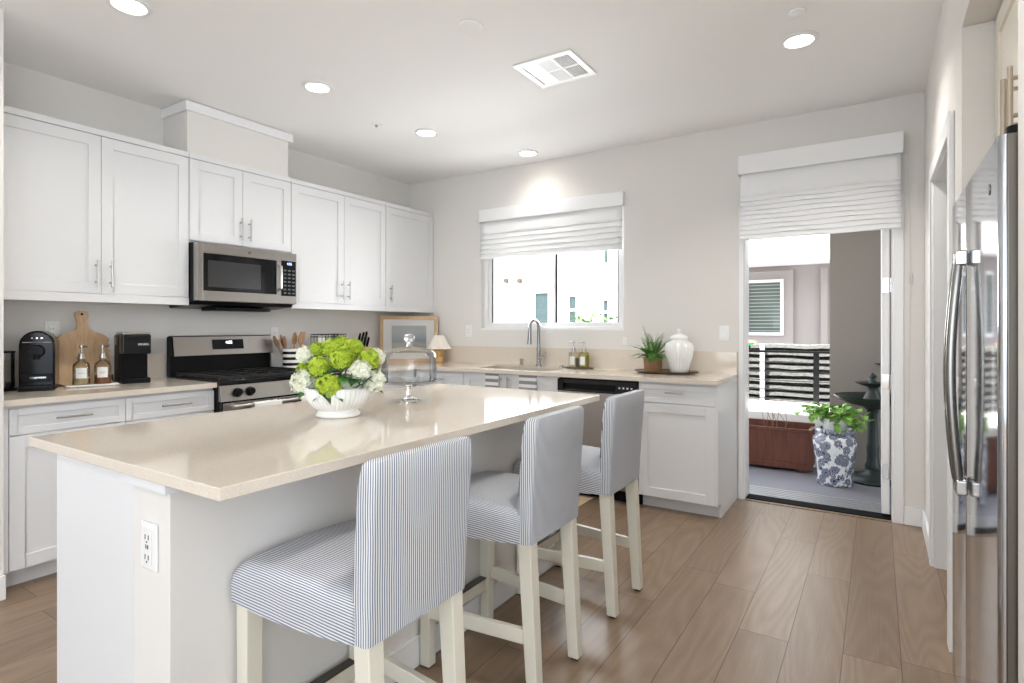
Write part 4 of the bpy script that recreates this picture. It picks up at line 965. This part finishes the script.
# ------------------------------------------------------------------ island top: bowl of hydrangeas, cake stand
Zi = ZT + .0004
bc = Vector((-1.770, 1.505, Zi))
o = MB().lathe([(0, 0), (.078, 0), (.084, .004), (.084, .012), (.078, .018), (.077, .026), (.092, .040), (.108, .062), (.120, .085), (.124, .108), (.128, .112), (.122, .116), (.116, .108), (.105, .066), (.08, .045), (0, .040)], bc, 120, flute=.06, nf=40, z0f=.03, z1f=.108).build('flower_bowl', M_white, smooth=60)
tag(o, 'white ribbed footed ceramic bowl holding the hydrangeas on the island', 'bowl'); origin_to(o, bc)
cyaw = R(32.655); rt = Vector((cos(cyaw), sin(cyaw), 0)); fwv = Vector((-sin(cyaw), cos(cyaw), 0))
CAMP = Vector((0, 0, 1.2627))
def flower_head(c, r, m, seed):
    rng = random.Random(seed); mb = MB(); n_ = 190
    mb.lathe([(0, -r * .62)] + [(r * .62 * sin(R(a)), -r * .62 * cos(R(a))) for a in range(20, 180, 20)] + [(0, r * .62)], c, 14)
    lob = [(Vector((rng.gauss(0, 1), rng.gauss(0, 1), rng.gauss(0, 1))).normalized(), rng.uniform(.05, .16)) for _ in range(7)]
    for k in range(n_):
        zz = 1 - 2 * (k + .5) / n_
        if zz < -.8: continue
        a = k * 2.399963; q = sqrt(1 - zz * zz); nrm = Vector((q * cos(a), q * sin(a), zz))
        rad = r * (.84 + sum(h * max(0, nrm.dot(d)) ** 6 for d, h in lob) + rng.uniform(-.07, .07)); p = Vector(c) + nrm * rad
        s_ = r * rng.uniform(.19, .27); th = rng.uniform(0, pi)
        nt = (nrm + Vector((rng.uniform(-.6, .6), rng.uniform(-.6, .6), rng.uniform(-.3, .6)))).normalized(); u_ = nt.orthogonal().normalized(); w_ = nt.cross(u_)
        for j in range(4):
            an = th + j * pi / 2; e1 = u_ * cos(an) + w_ * sin(an); e2 = w_ * cos(an) - u_ * sin(an)
            mb.add([p - nt * s_ * .15, p + e1 * s_ * .5 - e2 * s_ * .40 + nt * s_ * .08, p + e1 * s_ * .98 + nt * s_ * rng.uniform(-.1, .25), p + e1 * s_ * .5 + e2 * s_ * .40 + nt * s_ * .08], [(0, 1, 2, 3)])
    return mb
M_hg = wood('hydrangea_lime', (.24, .36, .01), (.58, .70, .06), (90, 90, 90), .7); M_hw = wood('hydrangea_white', (.66, .68, .48), (.90, .90, .82), (50, 50, 50), .6)  # lime noise gets a darker low tone as painted shading of the florets
M_dleaf = wood('hydrangea_leaf', (.02, .08, .015), (.06, .20, .035), (25, 25, 25), .35)
def leaf(p, d, L, w, up=.3):
    d = Vector(d).normalized(); sd = d.cross(Vector((0, 0, 1))).normalized(); nn_ = sd.cross(d); mb = MB(); vs = []; n_ = 7
    for k in range(n_ + 1):
        q = k / n_; ww = w * sin(pi * min(1, q ** .8)) ; c = Vector(p) + d * L * q + nn_ * L * up * (q - q * q * 1.6)
        vs += [c - sd * ww + nn_ * ww * .35, c, c + sd * ww + nn_ * ww * .35]
    mb.add(vs, [(3 * k, 3 * k + 1, 3 * k + 4, 3 * k + 3) for k in range(n_)] + [(3 * k + 1, 3 * k + 2, 3 * k + 5, 3 * k + 4) for k in range(n_)])
    return mb
# lateral, height above island, depth (towards camera +), radius, colour, label
S_ = 1 / 253.
BL = [(319.5, 367, .05, 10.5, 'g', 'lime green hydrangea head left of centre in the bowl'), (342.4, 359, .075, 11, 'g', 'lime green hydrangea head at the front centre of the bouquet'), (329, 386, .105, 11.5, 'g', 'lowest lime green hydrangea head, over the rim of the bowl'),
      (368.5, 360, .035, 10, 'g', 'lime green hydrangea head on the right side of the bouquet'), (354, 348, .0, 9.5, 'g', 'lime green hydrangea head at the top right of the bouquet'), (331, 349, .0, 9, 'g', 'lime green hydrangea head at the upper middle of the bouquet'),
      (317, 350, -.02, 8, 'g', 'small lime green hydrangea head at the upper left of the bouquet'), (341, 345, -.04, 8.5, 'g', 'topmost lime green hydrangea head of the bouquet'), (304, 369, .01, 7, 'g', 'tiny lime green hydrangea head between two white ones at the left edge'),
      (306.6, 356, -.01, 9.5, 'w', 'white hydrangea head at the upper left edge of the bouquet'), (304.5, 381, .03, 12, 'w', 'large white hydrangea head at the lower left of the bouquet'), (360.5, 370.5, .085, 10, 'w', 'white hydrangea head at the front right of the bouquet'),
      (375, 357, -.02, 9, 'w', 'white hydrangea head at the upper right edge, by the cake dome'), (374, 381, .02, 10.5, 'w', 'creamy white hydrangea head low at the right edge of the bouquet'), (347, 383, .06, 8, 'w', 'cream hydrangea head half hidden behind leaves at the bowl rim'),
      (344, 352, -.05, 7, 'w', 'small white hydrangea head peeking out at the top of the bouquet')]
fdist0 = (bc - CAMP).dot(fwv)
def place(u, v_, toward):
    dist = fdist0 - toward; return CAMP + fwv * dist + rt * ((u - 512) / 569.407 * dist) + Vector((0, 0, (326.62 - v_) / 569.407 * dist))
for k, (u, v_, tw, r_, cl, lab) in enumerate(BL):
    c = place(u, v_, tw); r = r_ * 1.09 * (fdist0 - tw) / 569.407
    t = thing('hydrangea', lab, 'flower', c, 'hydrangeas in the white bowl')
    flower_head(c, r, None, k).build('flower_head', M_hg if cl == 'g' else M_hw, t, smooth=0)
    root = bc + Vector((0, 0, .07)); e = c + (root - c) * .85
    MB().tube([c, c + (e - c) * .5 + Vector((0, 0, .01)), e], .003, 6).build('stem', M_leaf, t)
    if k in (0, 2, 3, 4, 6, 8, 9, 10, 11, 13, 14):
        ddir = (c - root); ddir.z = .02; ddir = ddir.normalized()
        for s_ in ((-1, 1) if k in (2, 11, 0, 4) else (1,)):
            a_ = Matrix.Rotation(s_ * .9, 3, 'Z') @ ddir; leaf(c - Vector((0, 0, r * .75)) - ddir * r * .6, a_ + Vector((0, 0, -.25)), .075, .024).build('leaf', M_dleaf, t, smooth=60)
# extra foliage filling the middle of the bouquet
mb = MB(); rng = random.Random(11)
for (u, v_, tw) in ((315, 391, .10), (346, 380, .12), (359, 383, .11), (324, 397, .13), (334, 373, .09), (338, 376, .07), (352, 366, .04), (345, 371, .08), (367, 382, .07), (313, 373, .03), (328, 371, .06), (356, 376, .07), (350, 376, .1), (372, 370, .0)):
    p = place(u, v_, tw); d_ = rt * rng.uniform(-1, 1) - fwv * rng.uniform(.2, 1) * .5 + Vector((0, 0, rng.uniform(-.6, .3))); q = leaf(p - d_.normalized() * .03, d_, .068, .025); mb.add(q.v, q.f)
o = mb.build('hydrangea_leaves', M_dleaf, smooth=60); tag(o, 'dark green hydrangea leaves tucked between the flower heads', 'foliage', kind='stuff')
# cake stand
cs = Vector((-1.835, 1.975, Zi))
t = thing('cake_stand', 'clear glass footed cake stand on the island behind the flowers', 'cake stand', cs)
MB().lathe([(0, 0), (.056, 0), (.058, .003), (.040, .010), (.018, .018), (.011, .028), (.015, .042), (.010, .056), (.013, .068), (.018, .076), (.026, .082), (0, .086)], cs, 32).build('foot', M_solid, t, smooth=60)
MB().lathe([(0, .0865), (.138, .0885), (.146, .095), (.146, .099), (.138, .095), (0, .093)], cs, 48).build('plate', M_dome, t, smooth=60)
t = thing('cake_dome', 'clear glass cake dome with round knob covering the cake stand', 'cake dome', cs + Vector((0, 0, .08)))
MB().lathe([(.126, .0965), (.127, .195), (.122, .224), (.100, .240), (.050, .250), (0, .254)], cs, 48).build('dome', M_dome, t, smooth=60)
MB().lathe([(0, .2545), (.016, .256), (.010, .268), (.014, .274), (.024, .286), (.025, .298), (.018, .311), (0, .316)], cs, 28).build('knob', M_solid, t, smooth=60)
MB().lathe([(.1245, .0962), (.1285, .0962), (.1285, .103), (.1245, .103)], cs, 48).build('rim', M_dome, t)

# ------------------------------------------------------------------ outdoors: porch, parapet, neighbours
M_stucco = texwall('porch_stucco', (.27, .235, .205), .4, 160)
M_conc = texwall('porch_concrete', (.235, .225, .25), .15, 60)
M_wst = texwall('white_stucco', (.86, .85, .83), .2, 60)
M_nst = texwall('taupe_stucco', (.36, .32, .29), .25, 90)
ZP = -.03
struct(box(-4.5, YB + .141, ZP - .2, 2.2, 5.925, ZP).build('porch_floor', M_conc))
mb = MB()
for k in range(7): mb.box(DX0 - .1, 4.60 + k * .048, ZP + .0005, DX1 + .1, 4.60 + k * .048 + .034, ZP + .012)
struct(mb.build('trim_2', mat('grey_aluminium', (.34, .34, .35), .45, .6), bevel=.002))
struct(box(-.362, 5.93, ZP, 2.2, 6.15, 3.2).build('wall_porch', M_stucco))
mb = MB(); mb.box(-4.5, YB + .141, 2.75, 2.2, 5.35, 2.9); mb.box(-.80, 5.35, 2.75, 2.2, 5.929, 2.9); struct(mb.build('ceiling_shade_porch', M_stucco, smooth=0))  # unseen porch roof, its outline shaped to shade the porch and stucco wall
struct(box(XL - .12, -5.1, 2.90, 3.3, YB + .14, 5.6).build('wall_shade_storey', M_nst))  # unseen block added above the house to keep sun off the porch
struct(box(-4.5, 5.93, ZP, -.363, 6.84, .44).build('wall_parapet', M_wst, bevel=.004))
struct(box(-40, 6.85, -.6, 30, 40, -.5).build('floor_yard', M_conc))
# railing
t = thing('balcony_railing', 'black metal railing behind the sunlit parapet ledge', 'railing', (-1.5, 6.9, 0))
yr = 6.87
mb = MB(); mb.box(-4.5, yr - .02, .975, -.363, yr + .025, 1.0); mb.build('top_rail', M_black, t)
for x in (-.545, -1.75, -2.95): box(x - .027, yr - .015, -.4, x + .027, yr + .02, .974).build('post', M_black, t)
for zz in (.47, .57, .67, .77, .87): MB().tube([(-4.5, yr, zz), (-.363, yr, zz)], .005, 6).build('cable', M_black, t)
t = thing('bird_feeder', 'small red and green glass feeder dish on a black stem at the railing', 'bird feeder', (-1.215, 6.90, 1.0))
MB().lathe([(0, 0), (.028, 0), (.010, .02), (.008, .05), (0, .05)], (-1.215, 6.885, 1.0005), 16).build('stem', M_black, t)
MB().lathe([(0, .0505), (.03, .055), (.065, .085), (0, .088)], (-1.215, 6.885, 1.0005), 20).build('dish', mat('green_glass', (.02, .45, .18), .2), t)
MB().lathe([(0, .0885), (.085, .0885), (.06, .100), (0, .106)], (-1.215, 6.885, 1.0005), 20).build('lid', mat('red_glass', (.75, .18, .12), .3), t)
# slatted fence beyond
M_slat = mat('weathered_slat', (.4, .4, .38), .9)
v_ = sepxyz(M_slat, objco(M_slat)); nz = noise(M_slat, comb(M_slat, mth(M_slat, 'MULTIPLY', v_[0], 6), v_[1], mth(M_slat, 'MULTIPLY', v_[2], 30)), 5, 4, .7)
setc(M_slat, ramp(M_slat, nz, [(.32, (.03, .03, .03)), (.5, (.09, .09, .085)), (.7, (.15, .15, .14))]))
t = thing('slat_fence', 'weathered grey fence of rough horizontal slats beyond the railing', 'fence', (-1.5, 7.7, 0))
rng = random.Random(4); mb = MB()
for k in range(11):
    z0 = .16 + k * .083; n_ = 40; vs = []
    for i in range(n_ + 1):
        x = -5.2 + 6.2 * i / n_; a = rng.uniform(-.008, .008)
        vs += [(x, 7.70, z0 + a), (x, 7.62, z0 + .010 + a), (x, 7.635, z0 + .050 + a + rng.uniform(-.006, .006)), (x, 7.71, z0 + .060 + a)]
    mb.add(vs, [(4 * i + j, 4 * i + 4 + j, 4 * i + 4 + (j + 1) % 4, 4 * i + (j + 1) % 4) for i in range(n_) for j in range(4)])
mb.build('slats', M_slat, t, smooth=30)
for x in (-1.19, -3.0, .9): box(x - .025, 7.56, -.5, x + .025, 7.61, 1.05).build('post', mat('pale_post', (.55, .54, .52), .7), t)
box(-5.2, 7.715, -.5, 1.0, 7.75, 1.02).build('shade_backing', mat('fence_shadow_board', (.05, .05, .05), .9), t)  # dark board added as the shade between the slats
# neighbour seen through the door
t = thing('neighbour_house', 'taupe stucco neighbouring house with a white upper band, seen through the back door', 'house', (-.5, 11, -.5))
box(-3.3, 11.0, -.5, 3, 11.6, 2.33).build('lower_wall', M_nst, t)
box(-3.3, 10.35, 2.331, 3, 11.6, 5.2).build('upper_band', M_wst, t)
mb = MB(); mb.box(-2.35, 10.93, .95, -1.22, 10.999, 2.25); wn = mb.build('window_surround', M_nst, t, bevel=.01)
mb = MB(); a0, a1, b0, b1 = -1.985, -1.37, 1.11, 2.09
for q in ((a0, a0 + .05, b0, b1), (a1 - .05, a1, b0, b1), (a0 + .05, a1 - .05, b0, b0 + .05), (a0 + .05, a1 - .05, b1 - .05, b1)): mb.box(q[0], 10.88, q[2], q[1], 10.929, q[3])
wf = mb.build('window', M_trim, t)
box(a0 + .05, 10.91, b0 + .05, a1 - .05, 10.915, b1 - .05).build('pane', mat('dark_pane', (.10, .13, .10), .08), wf)
mb = MB()
for k in range(14): mb.box(a0 + .055, 10.895, b0 + .07 + k * .062, a1 - .055, 10.905, b0 + .085 + k * .062)
mb.build('blind_slats', mat('blind_grey', (.32, .33, .30), .6), wf)
mb = MB(); mb.box(-.80, 10.93, -.5, -.70, 10.999, 2.25); mb.build('door_trim', M_nst, t)
# white house through the sink window
t = thing('white_house', 'bright white stucco house across the way, seen through the sink window', 'house', (-7, 12, -.5))
XA = Y_ = None
def atY(u, y): 
    a = u - 512; dx = -sin(cyaw) * 569.407 + cos(cyaw) * a; dy = cos(cyaw) * 569.407 + sin(cyaw) * a; return dx / dy * y
def zat(u, v, y):
    a = u - 512; dy = cos(cyaw) * 569.407 + sin(cyaw) * a; return 1.2627 + (326.62 - v) / dy * y
box(-16, 12, -.5, atY(613.5, 12), 13.3, 7).build('wall', M_wst, t)
def hwin(u0, u1, v0, v1, yy, parent, split=True, gl=(.055, .085, .085)):
    x0, x1, z1, z0 = atY(u0, yy), atY(u1, yy), zat(u0, v0, yy), zat(u0, v1, yy); f = .06
    mb = MB()
    for q in ((x0, x0 + f, z0, z1), (x1 - f, x1, z0, z1), (x0 + f, x1 - f, z0, z0 + f), (x0 + f, x1 - f, z1 - f, z1)): mb.box(q[0], yy - .04, q[2], q[1], yy - .001, q[3])
    if split: mb.box(x0 + f, yy - .04, (z0 + z1) / 2 - .03, x1 - f, yy - .001, (z0 + z1) / 2 + .03)
    w_ = mb.build('window', M_trim, parent); box(x0 + f, yy - .02, z0 + f, x1 - f, yy - .012, z1 - f).build('pane', mat('teal_pane', gl, .15), w_)
hwin(534, 551, 291, 332, 12, t, False); hwin(568, 579, 294, 326, 12, t); hwin(602, 611, 298, 326, 12, t); hwin(603, 611, 245, 266, 12, t, False)
for u in (507, 520.5): x = atY(u, 12); box(x - .045, 11.9, zat(u, 283, 12), x + .045, 11.999, zat(u, 279, 12)).build('wall_vent', mat('brown_vent', (.10, .07, .04), .7), t)
t = thing('grey_house', 'blue-grey house with a dark window at the right edge of the sink window view', 'house', (-4.9, 13.5, -.5))
box(atY(613.5, 13.5) - .3, 13.5, -.5, atY(613.5, 13.5) + 1.6, 16, 6).build('wall', mat('blue_grey_siding', (.09, .105, .13), .8), t)
hwin(614, 622, 254, 265, 13.5, t, False, (.06, .07, .09)); hwin(614.5, 618.5, 307, 326, 13.5, t, False, (.03, .03, .04))
rng = random.Random(9); mb = MB()
xc, zc = atY(590, 11.2), zat(590, 324, 11.2)
for _ in range(260):
    p = Vector((xc + rng.gauss(0, .26), 11.2 + rng.gauss(0, .2), zc + rng.gauss(-.15, .16))); d_ = Vector((rng.uniform(-1, 1), rng.uniform(-1, 1), rng.uniform(-.2, 1)))
    q = leaf(p, d_, .12, .035); mb.add(q.v, q.f)
t = thing('garden_shrub', 'loose green shrub in front of the white house, low in the sink window', 'shrub', (xc, 11.2, -.5))
mb.build('foliage', M_fern, t); MB().tube([(xc, 11.2, -.5), (xc + .05, 11.2, zc - .1)], .03, 8).build('stem', M_spoon, t)

# planter box
t = thing('planter_box', 'long reddish wooden planter box on the porch against the parapet', 'planter', (-1.2, 5.75, ZP))
px0, px1, py0, py1 = -2.0, -.478, 5.60, 5.905
mb = MB(); mb.box(px0, py0, .02, px1, py0 + .03, .350); mb.box(px0, py1 - .03, .02, px1, py1, .375); mb.box(px0, py0 + .03, .02, px0 + .03, py1 - .03, .350); mb.box(px1 - .03, py0 + .03, .02, px1, py1 - .03, .350); mb.box(px0 + .03, py0 + .03, .02, px1 - .03, py1 - .03, .05)
mb.build('box', M_planter, t, bevel=.002)
mb = MB(); mb.box(px0 - .008, py0 - .012, .327, px1 + .008, py0 - .0005, .358); mb.box(px0 - .008, py0 - .012, .0, px1 + .008, py0 - .0005, .045); mb.build('front_trim', M_planter, t, bevel=.002)
mb = MB()
for x in (-1.9, -.56): mb.box(x - .03, 5.62, ZP, x + .03, 5.68, .019); mb.box(x - .03, 5.83, ZP, x + .03, 5.89, .019)
mb.build('feet', M_planter, t)
box(px0 + .031, py0 + .031, .051, px1 - .031, py1 - .031, .30).build('soil', mat('soil', (.045, .03, .02), .95), t)
rng = random.Random(2); mb = MB()
for k in range(9):
    x = -.80 + rng.uniform(-.09, .09); mb.tube([(x, 5.74, .30), (x + rng.uniform(-.02, .02), 5.74, .38), (x + rng.uniform(-.07, .07), 5.73, .50)], .0022, 5)
o = mb.build('dry_stalks', mat('dry_stalk', (.25, .17, .10), .8)); tag(o, 'cluster of dry bare stalks sticking up from the planter box', 'dried plant'); origin_to(o, (-.8, 5.74, .3))
# blue and white garden stool
vc = (-.292, 5.375, ZP)
M_delft = mat('blue_white_glaze', (.85, .86, .88), .15)
vo = M_delft.node_tree.nodes.new('ShaderNodeTexVoronoi'); vo.inputs['Scale'].default_value = 17; M_delft.node_tree.links.new(objco(M_delft), vo.inputs['Vector'])
wv = noise(M_delft, objco(M_delft), 60, 3, .7)
f1 = mth(M_delft, 'LESS_THAN', mth(M_delft, 'ADD', vo.outputs['Distance'], mth(M_delft, 'MULTIPLY', mth(M_delft, 'SUBTRACT', wv, .5), .9)), .61)
pet = mth(M_delft, 'GREATER_THAN', mth(M_delft, 'SINE', mth(M_delft, 'MULTIPLY', vo.outputs['Distance'], 55)), .55)
setc(M_delft, mixc(M_delft, mth(M_delft, 'MULTIPLY', f1, mth(M_delft, 'SUBTRACT', 1.0, mth(M_delft, 'MULTIPLY', pet, .7))), (.80, .81, .82), (.035, .05, .12)))
t = thing('garden_stool', 'blue and white floral porcelain urn on the porch, carrying the potted ivy', 'urn', vc)
MB().lathe([(0, 0), (.128, 0), (.134, .01), (.130, .08), (.138, .18), (.156, .29), (.162, .35), (.154, .385), (.135, .405), (.128, .42), (.150, .432), (.152, .448), (.146, .456), (.125, .456), (.12, .44), (0, .43)], vc, 48).build('body', M_delft, t, smooth=60)
t = thing('potted_ivy', 'bushy light green ivy in a small white pot on the porcelain urn', 'plant', (vc[0], vc[1], ZP + .4565))
pz = ZP + .432
MB().lathe([(0, 0), (.075, 0), (.08, .006), (.092, .105), (.096, .11), (.088, .112), (.08, .10), (0, .10)], (vc[0] + .0, vc[1], pz - .0015 + .0), 28).build('pot', M_white, t)
M_ivy = wood('ivy_green', (.10, .26, .03), (.36, .62, .12), (14, 14, 14), .4)
rng = random.Random(21)
for k in range(34):
    a = rng.uniform(0, 2 * pi); rr_ = rng.uniform(.10, .25); right = cos(a) > .2
    p0 = Vector((vc[0] + .04 * cos(a), vc[1] + .04 * sin(a), pz + .10)); up = rng.uniform(.03, .13); dn = rng.uniform(.0, .05) if not right else rng.uniform(-.02, .16)
    if cos(a) > .3: rr_ *= 1.1
    p1 = p0 + Vector((rr_ * .45 * cos(a), rr_ * .35 * sin(a), up)); p2 = p0 + Vector((rr_ * cos(a) - .03, rr_ * .6 * sin(a), up - dn))
    mb = MB(); mb.tube([p0, p1, p2], .0022, 5)
    for j in range(6):
        q_ = (j + 1) / 6; b_ = p0.lerp(p1, q_ * 2) if q_ < .5 else p1.lerp(p2, (q_ - .5) * 2)
        d_ = Vector((rng.uniform(-1, 1), rng.uniform(-1, .3), rng.uniform(-.5, .5))); lf_ = leaf(b_, d_, rng.uniform(.055, .085), rng.uniform(.023, .033)); mb.add(lf_.v, lf_.f)
    mb.build('trailing_stem', M_ivy, t, smooth=60)
# tiered fountain
fc = (-.030, 5.645, ZP); M_verd = mat('verdigris_black', (.016, .024, .021), .45)
t = thing('tiered_fountain', 'dark green-black tiered birdbath fountain on the porch behind the open door', 'fountain', fc)
MB().lathe([(0, 0), (.20, 0), (.205, .015), (.19, .035), (.12, .05), (.07, .075), (.055, .10), (0, .10)], fc, 36, flute=.05, nf=16, z0f=.01, z1f=.05).build('base', M_verd, t, smooth=60)
MB().lathe([(0, .1005), (.050, .1005), (.055, .13), (.042, .16), (.040, .22), (.044, .28), (.036, .32), (.034, .56), (.045, .60), (.08, .625), (0, .625)], fc, 28, flute=.06, nf=10, z0f=.1, z1f=.6).build('pedestal', M_verd, t, smooth=60)
MB().lathe([(0, .6255), (.09, .6255), (.19, .65), (.25, .685), (.275, .705), (.28, .715), (.27, .715), (.18, .672), (0, .66)], fc, 48, flute=.02, nf=24).build('basin', M_verd, t, smooth=60)
MB().lathe([(0, .661), (.075, .661), (.065, .70), (.045, .74), (.035, .78), (.045, .79), (.085, .80), (.122, .818), (.125, .826), (.06, .815), (.03, .83), (.022, .86), (.03, .875), (.012, .90), (0, .91)], fc, 32, flute=.03, nf=12).build('upper_tier', M_verd, t, smooth=60)
o = MB(); o.lathe([(0, 0), (.012, 0), (.055, .02), (.06, .026), (.012, .022), (.010, .09), (.035, .10), (.012, .105), (.008, .14), (0, .145)], (.045, 5.83, .92), 20)
o.box(.035, 5.84, .93, .055, 5.929, .945); o = o.build('wall_candle_holder', M_verd); tag(o, 'small dark two-tier candle holder mounted on the porch wall above the fountain', 'candle holder'); origin_to(o, (.045, 5.9, .92))
